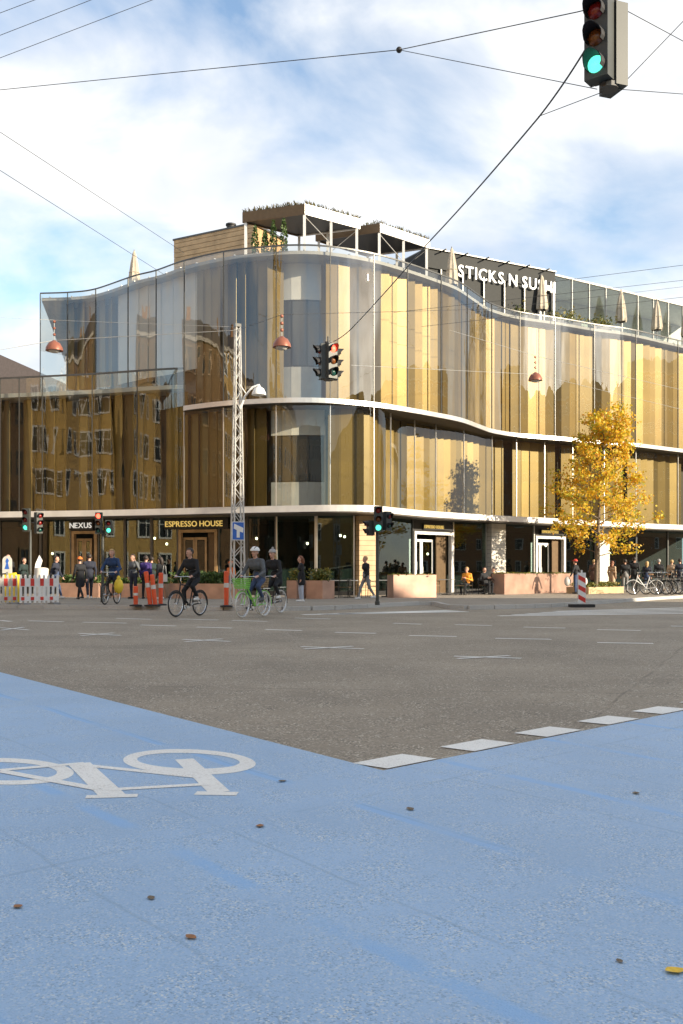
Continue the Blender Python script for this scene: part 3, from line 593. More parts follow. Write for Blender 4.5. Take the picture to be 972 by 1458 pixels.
# ------------------------------------------------------------------ neighbouring buildings (one in view, the others mirrored in the glass, some added for dark reflections)
def town_house(name, lab, c, rz, wd, dp_, h, wall, rows, cols, roof=3.0, sides=(0,), ww=1.1, wh=1.9, fr='white'):
    r = thing(name, lab, 'building', (c[0], c[1], .0), rz); MB().box((0, 0, h/2), (wd, dp_, h)).build('wall', wall, r)
    mb = MB(); a, b = wd/2+.3, dp_/2+.3; mb.add([(-a,-b,h),(a,-b,h),(a,b,h),(-a,b,h),(-a,0,h+roof),(a,0,h+roof)], [(0,1,5,4),(2,3,4,5),(1,2,5),(3,0,4),(3,2,1,0)]); mb.build('roof', 'roof_tile', r)
    for q in (-.3, .25): MB().box((q*wd, 0, h+roof+.2), (1.1, .8, 1.6)).build('chimney', 'brick_red', r)
    mb = MB().box((0, -dp_/2-.1, h-.15), (wd+.2, .3, .35)); mb.build('cornice', 'plaster', r)
    fm = MB(); 
    for q in (-1, 1): fm.box((q*(ww/2+.04), 0, 0), (.16, .12, wh+.3)); fm.box((0, 0, q*(wh/2+.07)), (ww-.08, .12, .16))
    fm.box((0, -.0, .25), (ww-.08, .09, .07)); fm.box((0, 0, 0), (.07, .085, wh-.02)); fm = fm.mesh('window_frame', fr); pn = MB().box((0, 0, 0), (ww, .05, wh)).mesh('window', 'pane_dark')
    for sd_ in sides:
        half = (dp_ if sd_ % 2 == 0 else wd)/2; width = wd if sd_ % 2 == 0 else dp_; rot = sd_*PI/2
        for i in range(rows):
            for j in range(cols):
                x = width*((j+.5)/cols-.5); z = h*(i+.55)/rows; px, py = x*math.cos(rot)+(half+.03)*math.sin(rot), x*math.sin(rot)-(half+.03)*math.cos(rot)
                wo = link('window', pn, r, (px, py, z), rot); link('window_frame', fm, wo, (0, -.04, 0))
    return r
town_house('grey_roof_house', 'dark house with a grey sloping roof behind the glass building', (-34, 92), PI/2, 14, 30, 15.2, 'brick_dark', 4, 4, 6.8)
town_house('yellow_brick_house', 'yellow brick house with white windows mirrored in the glass front', (-46, 17.5), PI/2, 10, 14, 21, 'brick_yellow', 6, 4)
town_house('added_dark_house', 'dark brown brick house added beside the yellow one, mirrored in the glass front', (-46.2, 34.3), PI/2, 23.4, 14, 20, 'brick_dark', 5, 7, fr='bronze')  # unseen house added so the panes mirror dark brick instead of pale sky
town_house('added_dark_house', 'dark brown brick house added on the south side of the yellow one, mirrored in the glass', (-46.2, -2.7), PI/2, 30, 14, 20, 'brick_dark', 5, 8, fr='bronze')  # added likewise, keeps mirrored sky from washing out the gold panels
town_house('brick_house', 'red brick corner house across the junction mirrored in the glass', (-27, -30), PI/2+.5, 26, 14, 20, 'brick_yellow', 5, 7)
town_house('brick_tower', 'tall square brick tower mirrored in the rounded glass corner', (-33, -14), .7, 7, 7, 44, 'brick_yellow', 14, 4, 9, (1, 2), .7, 1.3)
town_house('plaster_house', 'plastered house across the junction, mirrored in the glass, shading the road', (54, -25), -PI/2, 78, 27, 18.5, 'plaster', 5, 20, 2.0)
town_house('added_tall_block', 'tall dark brick block added far down the street mirrored beside the glass corner', (157, 57), -PI/2, 46, 14, 39, 'brick_red', 9, 12, 4)  # added block, sized to give a dark reflection beside the glass corner
town_house('added_wide_block', 'wide dark brick block added far down the street mirrored in the gold front', (157, 4), -PI/2, 54, 14, 36, 'brick_red', 8, 13, 4)  # added block, set far off to darken the reflection over the gold panels
town_house('rear_house', 'pale plastered house across the junction, facing and mirrored in the shop windows', (0, -52), PI, 40, 14, 19, 'plaster', 5, 11)
# ------------------------------------------------------------------ street furniture
ZP = .12
def signal_head(parent, c, an, lit, r=.1, H=.98, faces=3, hood=True, kind='car'):
    """a signal head facing local -y turned by an; lights from top to bottom"""
    R = Matrix.Rotation(an, 3, 'Z'); c = Vector(c); n = faces; pitch = H/n; ro = lambda v: tuple(c+R@Vector(v))
    o = MB(); o.box(tuple(c), (r*2.9, r*1.9, H), an); o.box(ro((0, .005+r*.95+.02, 0)), (r*2.2, .05, H*.96), an); h = o.build('housing', 'housing', parent)
    for i in range(n):
        z = H/2-pitch*(i+.5); m = {'r': 'lamp_red', 'g': 'lamp_green', 'R': 'lamp_red_dim', 'A': 'lamp_amber_dim', 'G': 'lamp_green_dim'}[lit[i]]
        ax = R@Matrix.Rotation(PI/2, 3, 'X')
        MB().lathe([(r, 0), (r*.9, .025), (r*.55, .05), (.001, .06)], ro((0, -r*.96, z)), 18, ax).build('lens', m, h, True)
        if hood:
            vs = []; k = 12; l = r*2.1
            for j in range(k+1):
                a = math.radians(-35+250*j/k); L_ = l*(.45+.55*max(0, math.sin(a)))
                for q in (1.06, 1.16):
                    for y in (0, -L_): vs.append(ro((q*r*math.cos(a), -r*.95+y, z+q*r*math.sin(a))))
            fs = []
            for j in range(k):
                b = 4*j; fs += [(b, b+4, b+5, b+1), (b+2, b+3, b+7, b+6), (b+1, b+5, b+7, b+3)]
            MB().add(vs, fs).build('visor', 'black', h)
    return h
def face(v): return math.atan2(v[1], v[0])+PI/2     # angle so local -y looks along v
# hanging signals over the junction
p1 = dp(858, 62, 11.2); r = thing('hanging_signal', 'grey hanging traffic signal showing green, strung high on wires', 'traffic light', p1, 0, 'signals hung over the junction')
signal_head(r, (-.06, -.06, 0), face((-.62, -.78)), 'RAg', .105, .98)
MB().box((.16, .1, -.03), (.17, .36, 1.02), .35).build('rear_housing', 'housing', r); MB().lathe([(.05, .48), (.11, .5), (.11, .58), (.04, .6), (.03, .75)], (.08, .02, 0), 12).build('hanger', 'mullion', r)
MB().lathe([(.12, -.56), (.12, -.5), (.03, -.49)], (.08, .02, 0), 12).build('bottom_clamp', 'mullion', r); r.scale = (.92,)*3
p2 = dp(467, 515, 26.7); r = thing('hanging_signal', 'hanging traffic signal with two faces showing red before the glass corner', 'traffic light', p2, 0, 'signals hung over the junction')
signal_head(r, (.1, -.1, 0), face((.55, -.83)), 'rAG', .11, 1.0); signal_head(r, (-.16, .02, 0), face((-.95, -.3)), 'RAG', .11, 1.0); signal_head(r, (.2, .25, 0), face((.97, .2)), 'RAG', .1, .95)
MB().lathe([(.04, .5), (.13, .52), (.13, .56), (.03, .58), (.03, .72)], n=12).build('hanger', 'mullion', r); MB().lathe([(.16, -.54), (.18, -.5), (.06, -.49)], n=12).build('bottom_clamp', 'mullion', r); r.scale = (.86, .86, .95)
def signal_post(lab, px, py, heads, h, rp=.055):
    p = gp(px, py, ZP); r = thing('traffic_light', lab, 'traffic light', p, 0, 'traffic lights on posts'); MB().lathe([(rp*1.5, 0), (rp*1.5, .12), (rp, .14), (rp, h)], n=12).build('post', 'housing', r, True)
    for (dx, dy, z, an, lit, rr, H, fc) in heads:
        hd = signal_head(r, (dx, dy, z), an, lit, rr, H, fc); MB().tube((dx*.2, dy*.2, z), (dx*.9, dy*.9, z), .025).build('bracket', 'housing', r)
    return r
signal_post('traffic light on a dark post showing green beside the timber column', 537, 861.5, [(.02, -.17, 2.83, .05, 'RAg', .095, .85, 3), (.33, .0, 2.78, .75, 'RG', .085, .62, 2), (-.24, .06, 2.55, -1.2, 'RG', .085, .5, 2)], 2.5)
signal_post('crossing light behind the site barriers with a green walking figure', 43, 858, [(-.09, -.14, 2.95, -.1, 'RRg', .085, .82, 3), (.28, .02, 2.85, .9, 'RRG', .085, .75, 3)], 2.6, .045)
signal_post('traffic light with a red lamp and a green walking figure by the NEXUS door', 146, 857.5, [(-.1, -.14, 2.85, .0, 'rAG', .085, .78, 3), (.25, -.1, 2.72, .1, 'Rg', .08, .5, 2)], 2.6)
# lattice mast with lamp and blue sign
mp_ = gp(338, 861, ZP); HM = 9.28
r = thing('lattice_mast', 'tall white lattice steel mast holding wires beside the crossing', 'mast', mp_, .42)
def mw(z): return .20-.13*z/HM
cx = lambda z: .0
for sx in (-1, 1):
    for sy in (-1, 1): MB().path([(sx*mw(0), sy*mw(0), 0), (sx*mw(HM), sy*mw(HM), HM)], [.032, .025], 4).build('corner_leg', 'mast_paint', r)
nz_ = 26; zs = [HM*(1-(1-k/nz_)**1.12) for k in range(nz_+1)]
for k in range(nz_):
    z0, z1 = zs[k], zs[k+1]; s_ = 1 if k % 2 else -1; a, b = mw(z0), mw(z1)
    for (p, q) in (((s_*a, -a, z0), (-s_*b, -b, z1)), ((s_*a, a, z0), (-s_*b, b, z1)), ((-a, s_*a, z0), (-b, -s_*b, z1)), ((a, s_*a, z0), (b, -s_*b, z1))): MB().tube(p, q, .013, n=4).build('lattice_bar', 'mast_paint', r)
MB().box((0, 0, HM+.05), (.2, .2, .1)).build('cap', 'mullion', r)
R_ = Matrix.Rotation(-.42, 3, 'Z'); V = lambda x, y, z: tuple(R_@Vector((x, y, z)))
arm = MB().path([V(.1, -.05, 6.55), V(.25, -.08, 6.95), V(.5, -.1, 7.25), V(.72, -.1, 7.33)], .035).path([V(.08, -.05, 7.35), V(.3, -.08, 7.02)], .02).build('lamp_arm', 'white', r)
MB().lathe([(.03, .3), (.06, .22), (.16, .16), (.23, .02), (.24, -.06), (.2, -.06)], V(.72, -.1, 7.05), 16).build('lamp_shade', 'white', arm, True)
sgn = thing('blue_sign', 'blue square sign with a white arrow on the lattice mast', 'sign', mp_+Vector((.06, -.36, 2.45)), .1)
MB().box((0, 0, 0), (.42, .025, .62)).build('border', 'white', sgn); MB().box((0, -.016, 0), (.37, .012, .57)).build('plate', 'blue', sgn)
MB().add([(-.05,-.026,-.22),(.05,-.026,-.22),(.05,-.026,-.02),(.16,-.026,-.06),(.17,-.026,.1),(-.13,-.026,.24),(-.15,-.026,.08),(-.05,-.026,.03)], [tuple(range(8))]).build('pictogram', 'white', sgn); MB().box((0, .06, 0), (.06, .1, .06)).build('clamp', 'grey', sgn)
# pendant street lamps
def pendant(lab, px, py, d, s_=1.0):
    p = dp(px, py, d); r = thing('pendant_lamp', lab, 'street lamp', p, 0, 'street lamps hung on wires')
    MB().lathe([(.05*s_, .3*s_), (.1*s_, .26*s_), (.2*s_, .2*s_), (.285*s_, .05*s_), (.30*s_, -.06*s_), (.26*s_, -.06*s_)], n=20).build('shade', 'copper', r, True); MB().lathe([(.2*s_, -.05), (.15*s_, -.11), (.001, -.13)], n=14).build('lens', 'offwhite', r, True)
    MB().tube((0, 0, .28*s_), (0, 0, 1.0*s_), .014, n=5).build('hanger', 'wire_pale', r)
    for z in (.5, .72, .95): MB().lathe([(.015, -.05), (.05, -.02), (.05, .02), (.015, .05)], (0, 0, z*s_), 8).build('insulator', 'copper', r)
    return p
L1 = pendant('brown pendant street lamp before the glass end wall of the top storey', 77, 497, 34); L2 = pendant('brown pendant street lamp beside the lattice mast', 401, 492, 27, .85); L3 = pendant('brown pendant street lamp above the yellow tree, before the gold panels', 762, 540, 40, .95)
# overhead wires
def wire(lab, pts, rad=.009, m='wire', sag=.0):
    P = [Vector(p) for p in pts]; Q = []
    for a, b in zip(P[:-1], P[1:]):
        for k in range(12): t = k/12; q = a.lerp(b, t); q.z -= sag*4*t*(1-t); Q.append(q)
    Q.append(P[-1]); o = Vector(P[0]); mb = MB().path([q-o for q in Q], rad*.82, 5); tag(mb.build('overhead_wire', m, loc=o), lab, 'wire', 'wires over the junction')
nd = dp(568, 71, 14.5)
wire('long span wire running through a black knot to the green signal', [dp(-80, 136, 20), nd, dp(822, 17, 11.2), dp(880, 3, 11.2)], .008)
wire('wire from the black knot down to the foot of the green signal', [nd, dp(850, 127, 11.2)], .006)
wire('thick dark cable from the green signal to the red hanging signal', [dp(836, 66, 11.15), dp(766, 168, 12.4), dp(610, 345, 17.5), dp(500, 468, 24.5), dp(475, 486, 26.6)], .014, 'wire', .03)
wire('thin wire joining the thick cable to the foot of the green signal', [dp(766, 166, 12.4), dp(858, 131, 11.2)], .006)
wire('short wire sloping down and away from the top of the green signal', [dp(886, 12, 11.2), dp(990, 68, 13)], .006); wire('short wire rising steeply from the foot of the green signal', [dp(888, 118, 11.2), dp(990, 12, 11.6)], .006)
wire('nearly level wire leaving the foot of the green signal', [dp(880, 127, 11.2), dp(1000, 136, 13)], .006)
wire('wire sloping down across the sky to the timber cabin', [dp(-20, 175, 24), dp(262, 360, 40)], .010); wire('wire sloping down across the sky to the lone terrace parasol', [dp(-20, 230, 24), dp(232, 390, 40)], .010)
wire('highest of three thin parallel wires high in the sky', [dp(-20, 26, 14), dp(70, -8, 14)], .005); wire('middle one of three thin parallel wires high in the sky', [dp(-20, 58, 14), dp(160, -12, 14)], .005); wire('lowest of three thin parallel wires high in the sky', [dp(-20, 90, 14), dp(240, -9, 14)], .005)
mt = mp_+Vector((0, 0, HM-.1))
wire('pale wire from the lattice mast to the lamp by the glass end wall', [mt, L1+Vector((0, 0, .3)), dp(-40, 505, 33)], .014, 'wire_pale'); wire('thin upper wire from the mast past the lamp by the glass end wall', [mt+Vector((0, 0, .1)), L1+Vector((0, 0, 1.0)), dp(-40, 450, 33)], .008, 'wire_pale')
wire('dark wire from the lattice mast holding the lamp beside it', [mt, L2+Vector((0, 0, .85)), dp(700, 440, 36), dp(1000, 405, 44)], .008)
wire('pale wire holding the lamp above the tree', [dp(640, 470, 38), L3+Vector((0, 0, .95)), dp(1000, 562, 42)], .010, 'wire_pale'); wire('second pale wire below the lamp above the tree', [dp(500, 520, 30), L3+Vector((0, 0, .2)), dp(1000, 590, 42)], .009, 'wire_pale')
wire('upper wire against the sky over the pale roof wing', [dp(780, 402, 50), dp(1000, 374, 50)], .014); wire('middle wire over the pale roof wing', [dp(560, 445, 46), dp(1000, 396, 48)], .012); wire('lower wire over the pale roof wing and the wavy glass', [dp(600, 465, 46), dp(1000, 420, 48)], .012)
tag(MB().ball((0, 0, 0), .045, 10, 8).build('wire_knot', 'black', None, True, nd), 'black knot where two span wires meet in the sky', 'wire fitting')
# site barriers
def barrier(lab, a, b, m_, z0=ZP):
    a, b = gp(*a, z0), gp(*b, z0); t = b-a; l = t.length; r = thing('site_barrier', lab, 'barrier', a, math.atan2(t.y, t.x), 'plastic site barriers'); H = .98
    for z, h in ((.2, .16), (.74, .28)): MB().box((l/2, 0, z), (l, .05, h)).build('rail', m_, r)
    n = int(l/.145)
    for i in range(n+1): MB().box((.03+(l-.06)*i/n, .0, .5), (.075, .044, .9)).build('slat', m_, r)
    for i in range(0, n, 2):
        x = .09+(l-.18)*i/(n-1)
        MB().box((x, -.029, .75), (.125, .012, .25)).build('red_reflector', 'red', r); MB().box((x, -.029, .2), (.11, .012, .11)).build('red_reflector', 'red', r)
    for i in range(0, n+1): MB().box((.03+(l-.06)*i/n, 0, .97), (.05, .05, .06)).build('tooth', m_, r)
    for x in (.15, l-.15): MB().box((x, 0, .03), (.22, .7, .06)).build('foot', 'grey', r)
mat('barrier_white', (.78, .77, .73), .45, 0, .05); mat('barrier_old', (.55, .52, .45), .6, 0, .12)
barrier('clean white and red site barrier before the wide pipe', (28, 861), (83, 860), 'barrier_white'); barrier('dull cream and red site barrier below the round topped notice', (-34, 861.5), (24, 860.5), 'barrier_old')
pp_ = gp(57, 854, ZP); r = thing('wide_pipe', 'wide pale pipe with a pointed flap standing behind the site barrier', 'pipe', pp_, .1); ax = Matrix.Rotation(-.22, 3, 'X')
MB().lathe([(.27, 0), (.27, 1.25), (.255, 1.25), (.255, .1)], n=24, axis=ax).build('tube', 'offwhite', r, True); MB().add([(-.28,.28,1.15),(-.1,.4,1.2),(-.02,.42,1.55),(-.12,.40,1.75),(-.24,.34,1.45),(-.28,.3,1.15),(-.26,.33,1.15),(-.1,.43,1.2),(0,.45,1.55),(-.12,.43,1.77),(-.23,.37,1.45)], [(0,1,2,3,4),(10,9,8,7,6),(0,4,10,6),(4,3,9,10),(3,2,8,9),(2,1,7,8)]).build('flap', 'white', r)
nb_ = gp(10, 858, ZP); r = thing('notice_board', 'round topped white notice with a blue figure behind the cream barrier', 'sign', nb_)
pts = [(-.17, .0), (.17, .0)]+[(.17*math.cos(PI*k/10), .45+.17*math.sin(PI*k/10)) for k in range(11)]
MB().add([(x, -.01, z+1.05) for x, z in pts]+[(x, .02, z+1.05) for x, z in pts], [tuple(range(13)), tuple(range(25, 12, -1))]+[(i, 13+i, 13+(i+1) % 13, (i+1) % 13) for i in range(13)]).build('plate', 'offwhite', r)
MB().add([(-.09,-.015,1.2),(.08,-.015,1.2),(.03,-.015,1.42),(.07,-.015,1.5),(0,-.015,1.6),(-.06,-.015,1.48),(-.03,-.015,1.4)], [tuple(range(7))]).build('figure', 'blue', r); MB().box((0, .01, .55), (.06, .05, 1.1)).build('post', 'grey', r)
tag(MB().box((0, 0, .5), (.5, .4, 1.0)).box((0, 0, 1.02), (.3, .25, .1)).build('site_box', 'yellow', None, loc=gp(16, 857, ZP)), 'yellow site box behind the cream barrier', 'box')
def flex_post(lab, px, py, h, lean):
    r = thing('marker_post', lab, 'marker post', gp(px, py, 0 if py > 866 else ZP), 0, 'orange marker posts'); A = Matrix.Rotation(lean, 3, 'Y')
    MB().lathe([(.2, 0), (.2, .04), (.07, .06)], n=16).build('base', 'rubber', r); MB().lathe([(.07, .04), (.075, h), (.05, h+.02)], n=14, axis=A).build('tube', 'orange', r, True); MB().lathe([(.079, h*.55), (.079, h*.68)], n=14, axis=A).build('band', 'offwhite', r, True)
flex_post('short orange marker post with a low white band', 193, 863, .62, 0); flex_post('leaning orange marker post, taller of the leaning pair', 214, 863, 1.1, -.13); flex_post('leaning orange marker post, shorter of the leaning pair', 221, 863, 1.0, -.11); flex_post('upright orange marker post behind the leaning pair', 228.5, 862, 1.05, .01); flex_post('orange marker post beside the green bicycle', 322, 864, 1.1, 0)
r = thing('stripe_beacon', 'red and white striped beacon plate on a black foot at the kerb', 'beacon', gp(828, 864.5, .0), .12)
MB().box((0, 0, .05), (.82, .4, .1)).build('foot', 'rubber', r); MB().box((0, 0, .66), (.28, .05, 1.06)).build('plate', 'white', r); MB().box((0, 0, 1.23), (.05, .04, .1)).build('lug', 'white', r)
for z in (.16, .5, .84): MB().add([(-.13,-.029,z+.2+.08),(-.13,-.029,z+.1+.03),(.13,-.029,z-.02),(.13,-.029,z+.15)], [(0,1,2,3)]).build('red_stripe', 'red', r)
# ------------------------------------------------------------------ planters, tables, chairs, tree
def planter(lab, c0, d0, c1, d1, h, dep=.7, hedge=0.0, m='corten', leaf='leaf_mixed', name='planter'):
    a, b = RP(c0, d0, ZP), RP(c1, d1, ZP); t = b-a; l = t.length; r = thing(name, lab, 'planter', a, math.atan2(t.y, t.x), 'rusty steel planters')
    for nm, c, s_ in (('front_panel', (l/2, .015, h/2), (l, .03, h)), ('back_panel', (l/2, dep-.015, h/2), (l, .03, h)), ('end_panel', (.015, dep/2, h/2), (.03, dep-.06, h)), ('end_panel', (l-.015, dep/2, h/2), (.03, dep-.06, h))): MB().box(c, s_).build(nm, m, r)
    MB().box((l/2, dep/2, h-.1), (l-.07, dep-.07, .1)).build('soil', 'soil', r)
    if hedge:
        mb = MB(); leafy(mb, lambda: (random.uniform(.0, l), dep/2+random.gauss(0, dep*.22), h-.05+hedge*random.random()**.8*(.85+.15*math.sin(random.random()*9))), int(900*l*hedge/.6/1.2), .065); mb.build('hedge', leaf, r)['kind'] = 'stuff'
    return r
planter('long brown planter with a clipped green hedge before the wooden double door', 240, 41, 338, 39.5, .62, .7, .55, leaf='leaf_green'); planter('brown planter with a green hedge before the NEXUS windows', 84, 43, 140, 42.5, .62, .7, .4, leaf='leaf_green'); planter('brown planter with a loose hedge behind the marker posts', 150, 42.5, 236, 41.5, .6, .6, .3, leaf='leaf_green')
planter('small brown planter with a leafy hedge beside the person in pale jeans', 408, 40.5, 422, 40.2, .75, .7, .55); planter('brown planter with leafy hedge at the end of the cafe tables', 436, 40.3, 459, 39.8, .75, .8, .55)
planter('broad sunlit planter wall before the white door by the timber column', 560, 41.6, 621, 42.4, .98, .6, .08); planter('long sunlit planter wall with a shadow on it before the second white door', 718, 48.0, 816, 53.5, 1.02, .7, .1)
def cafe_chair():
    r = thing('cafe_chair', '', 'chair'); 
    for sx in (-.22, .22):
        for sy in (-.2, .2): MB().tube((sx, sy, 0), (sx*.95, sy*.95, .66 if sy < 0 else .8), .014, n=6).build('leg', 'dark_metal', r)
    MB().box((0, 0, .45), (.44, .42, .03)).build('seat', 'bronze', r); mb = MB().path([(-.24, -.2, .66), (-.25, .1, .68), (-.2, .24, .74), (0, .28, .78), (.2, .24, .74), (.25, .1, .68), (.24, -.2, .66)], .018)
    for z in (.55, .63, .7): mb.box((0, .25, z), (.36, .02, .05))
    mb.build('backrest', 'dark_metal', r); return r
def cafe_table():
    r = thing('cafe_table', '', 'table'); MB().box((0, 0, .735), (.7, .7, .03)).build('table_top', 'grey', r); MB().tube((0, 0, .03), (0, 0, .72), .03).build('leg', 'dark_metal', r); MB().box((0, 0, .02), (.45, .45, .03)).build('base', 'dark_metal', r); return r
ch0, tb0 = cafe_chair(), cafe_table(); first = [True, True]
def put(proto, k, p, rz, lab, grp):
    o = proto if first[k] else copy_tree(proto); first[k] = False; o.location = p; o.rotation_euler.z = rz; o['label'] = lab; o['group'] = grp
for px, d, lab in ((470,42.0,'cafe table next to the leafy planter'),(497,42.3,'cafe table before the timber column'),(550,43.6,'cafe table between the green signal post and the sunlit planter'),(636,47.0,'cafe table past the white door'),(706,49.5,'cafe table at the rusty end of the long planter wall')):
    p = RP(px, d, ZP); put(tb0, 1, p, random.uniform(-.4, .4), lab, 'cafe tables on the pavement')
    for q, (dx, dy, rz) in enumerate(((-.62, .05, PI/2), (.62, -.05, -PI/2))): put(ch0, 0, p+Vector((dx, dy, 0)), rz+random.uniform(-.5, .5), 'dark chair at the '+lab, 'cafe chairs on the pavement')
tp = RP(848, 50.5, ZP)
r = thing('autumn_tree', 'young street tree with yellow and orange autumn leaves', 'tree', tp)
TH = 9.4; trunk = [(0, 0, 0), (.05, .02, 1.6), (.12, .0, 3.2), (.22, .05, 5.2), (.35, .0, 7.2), (.5, .05, TH)]
MB().path(trunk, [.12, .10, .085, .065, .04, .01], 8).build('trunk', 'bark', r, True)
clumps = []; lm = MB()
def tx(z): return np.interp(z, [p[2] for p in trunk], [p[0] for p in trunk])
for k in range(46):
    z = 1.9+(TH-2.6)*(k/45.)**.95; prof = np.interp(z, [1.9, 2.6, 4, 5, 6.2, 7.4, 9], [1.9, 2.8, 2.9, 2.4, 1.8, 1.55, .75]); a = k*2.4+random.uniform(-.4, .4); L_ = prof*random.uniform(.7, 1.12)
    b0 = Vector((tx(z), 0, z)); e_ = b0+Vector((math.cos(a)*L_, math.sin(a)*L_, .35*L_+random.uniform(-.1, .3))); mid = b0.lerp(e_, .5)+Vector((0, 0, -.08)); lm.path([b0, mid, e_], [.028, .018, .006], 5)
    for f, s_ in ((1, .42), (.72, .40), (.45, .33)):
        if random.random() < .93: clumps.append((b0.lerp(e_, f)+Vector((random.gauss(0, .16), random.gauss(0, .16), random.gauss(0, .12))), s_*random.uniform(.7, 1.2)))
    for q in range(2): s2 = b0.lerp(e_, random.uniform(.4, .8)); e2 = s2+Vector((random.gauss(0, .4), random.gauss(0, .4), random.uniform(-.1, .5))); lm.path([s2, e2], [.012, .004], 4); clumps.append((e2, .28))
for z in (8.4, 8.9, 9.3, 9.6): clumps.append((Vector((tx(z)+random.gauss(0, .15), random.gauss(0, .15), z)), .3))
lm.build('limbs', 'bark', r); cm = MB()
for c, s_ in clumps:
    leafy(cm, lambda: c+Vector((random.gauss(0, s_*.55), random.gauss(0, s_*.55), random.gauss(0, s_*.42))), int(62*(s_/.4)**1.6), .09)
cm.build('crown', 'leaf_autumn', r)['kind'] = 'stuff'
r = planter('low timber edged bed of ground cover round the autumn tree', 838, 49.2, 888, 51.6, .34, 1.3, .3, 'timber', name='tree_bed')
# ------------------------------------------------------------------ bicycles
def bicycle(lab, frame='black', group=None, basket=None, tyre='rubber', rack=True, step=False):
    r = thing('bicycle', lab, 'bicycle', group=group); R = .345; fw, rw = Vector((0, .55, R)), Vector((0, -.52, R)); bb, st, hd, hb = Vector((0, -.05, .30)), Vector((0, -.22, .86)), Vector((0, .36, .88)), Vector((0, .40, .66))
    for c in (fw, rw):
        wh = MB().ring(c, (0, 1, 0), (0, 0, 1), R-.02, .02, 32, 6).build('wheel', tyre, r, True); MB().ring(c, (0, 1, 0), (0, 0, 1), R-.048, .010, 28, 4).build('rim', 'chrome', wh); sp = MB()
        for k in range(20): a = 2*PI*k/20; sp.tube(c+Vector((.02*(-1)**k, 0, 0)), c+Vector((0, math.cos(a), math.sin(a)))*(R-.05), .0025, n=3)
        sp.tube(c+Vector((-.05, 0, 0)), c+Vector((.05, 0, 0)), .02); sp.build('spokes', 'chrome', wh)
    f = MB()
    if step: f.tube(hd, bb, .024).path([hb, Vector((0, .12, .48)), Vector((0, -.14, .52))], .02)
    else: f.tube(hd, st-Vector((0, 0, .06)), .017).tube(hb, bb, .02)
    f.tube(st, bb, .018).tube(hd+Vector((0, -.02, .08)), hb, .02)
    for s_ in (-.05, .05): f.tube(bb+Vector((s_*.6, 0, 0)), rw+Vector((s_, 0, 0)), .011); f.tube(st+Vector((0, .03, -.1)), rw+Vector((s_, 0, 0)), .009)
    f.build('frame', frame, r, True); k = MB()
    for s_ in (-.05, .05): k.path([hb, hb+Vector((s_, .03, -.04)), fw+Vector((s_, 0, 0))], .012)
    k.build('fork', frame, r); h = MB().tube(hd, hd+Vector((0, -.04, .2)), .014).path([(-.28, .22, 1.06), (-.2, .33, 1.09), (0, .35, 1.08), (.2, .33, 1.09), (.28, .22, 1.06)], .013); h.build('handlebar', 'chrome', r)
    for s_ in (-.28, .28): MB().tube((s_, .24, 1.06), (s_*1.03, .12, 1.05), .019).build('grip', 'black', r)
    MB().tube(st, st+Vector((0, -.03, .1)), .014).build('seat_post', 'chrome', r); MB().ball((0, -.28, .98), (.085, .15, .04), 10, 6).build('saddle', 'tan_leather' if frame != 'black' else 'black', r, True)
    c = MB().lathe([(.09, -.008), (.09, .008)], bb+Vector((.05, 0, 0)), 18, Matrix.Rotation(PI/2, 3, 'Y')).tube(bb+Vector((.07, 0, 0)), bb+Vector((.07, .12, -.11)), .011).tube(bb+Vector((-.07, 0, 0)), bb+Vector((-.07, -.12, .11)), .011); c.build('crankset', 'chrome', r)
    for s_, q in ((1, Vector((.11, .12, -.11))), (-1, Vector((-.11, -.12, .11)))): MB().box(bb+q, (.09, .07, .022)).build('pedal', 'black', r)
    for c_ in (fw, rw):
        pts = [c_+Vector((0, math.cos(a), math.sin(a)))*(R+.022) for a in (np.linspace(.5, 2.6, 9) if c_ is fw else np.linspace(.5, 3.3, 10))]; MB().path(pts, .018, 5).build('mudguard', frame, r)
    if rack: MB().box((0, -.55, .76), (.13, .36, .02)).tube((.05, -.6, .75), (.06, -.52, .36), .007).tube((-.05, -.6, .75), (-.06, -.52, .36), .007).build('rack', 'chrome', r)
    if basket:
        b_ = MB(); z0, z1 = .78, 1.03
        for z in np.linspace(z0, z1, 6): q = .13+.04*(z-z0)/(z1-z0); b_.path([(-q-.02, .42, z), (q+.02, .42, z), (q+.02, .42+2*q, z), (-q-.02, .42+2*q, z), (-q-.02, .42, z)], .009, 4)
        for k2 in range(9): x = -.15+.3*k2/8; b_.tube((x, .425, z0), (x*1.22, .425, z1), .006, n=4); b_.tube((x, .68, z0), (x*1.22, .76, z1), .006, n=4)
        for k2 in range(5): y = .45+.22*k2/4; b_.tube((-.15, y, z0), (-.19, y*1.02, z1), .006, n=4); b_.tube((.15, y, z0), (.19, y*1.02, z1), .006, n=4)
        b_.box((0, .55, z0), (.3, .26, .012)); b_.build('basket', basket, r)
    return r
def place(o, p, rz): o.location = p; o.rotation_euler.z = rz; return o
hdg = math.atan2(.47, -.88)+PI/2                      # local +y -> (-.47,-.88)
HD = PI-.49
C1 = gp(268, 877.5); C2 = gp(361, 878.5); C3 = gp(386, 873.5)
mat('mint', (.55, .68, .62), .4)
place(bicycle('slim black bicycle ridden by the bareheaded rider', 'black', 'ridden bicycles', None, rack=False), C1, HD); place(bicycle('lime green bicycle with a front basket under the helmeted rider', 'lime', 'ridden bicycles', 'lime', 'offwhite', True, True), C2, HD); place(bicycle('dark bicycle with a wicker basket behind the green one', 'black', 'ridden bicycles', 'wicker', 'offwhite', True, True), C3, HD)
C4 = gp(158, 860.5, ZP); place(bicycle('dark bicycle with a yellow bag waiting at the kerb', 'black', 'ridden bicycles', None), C4, PI-.15)
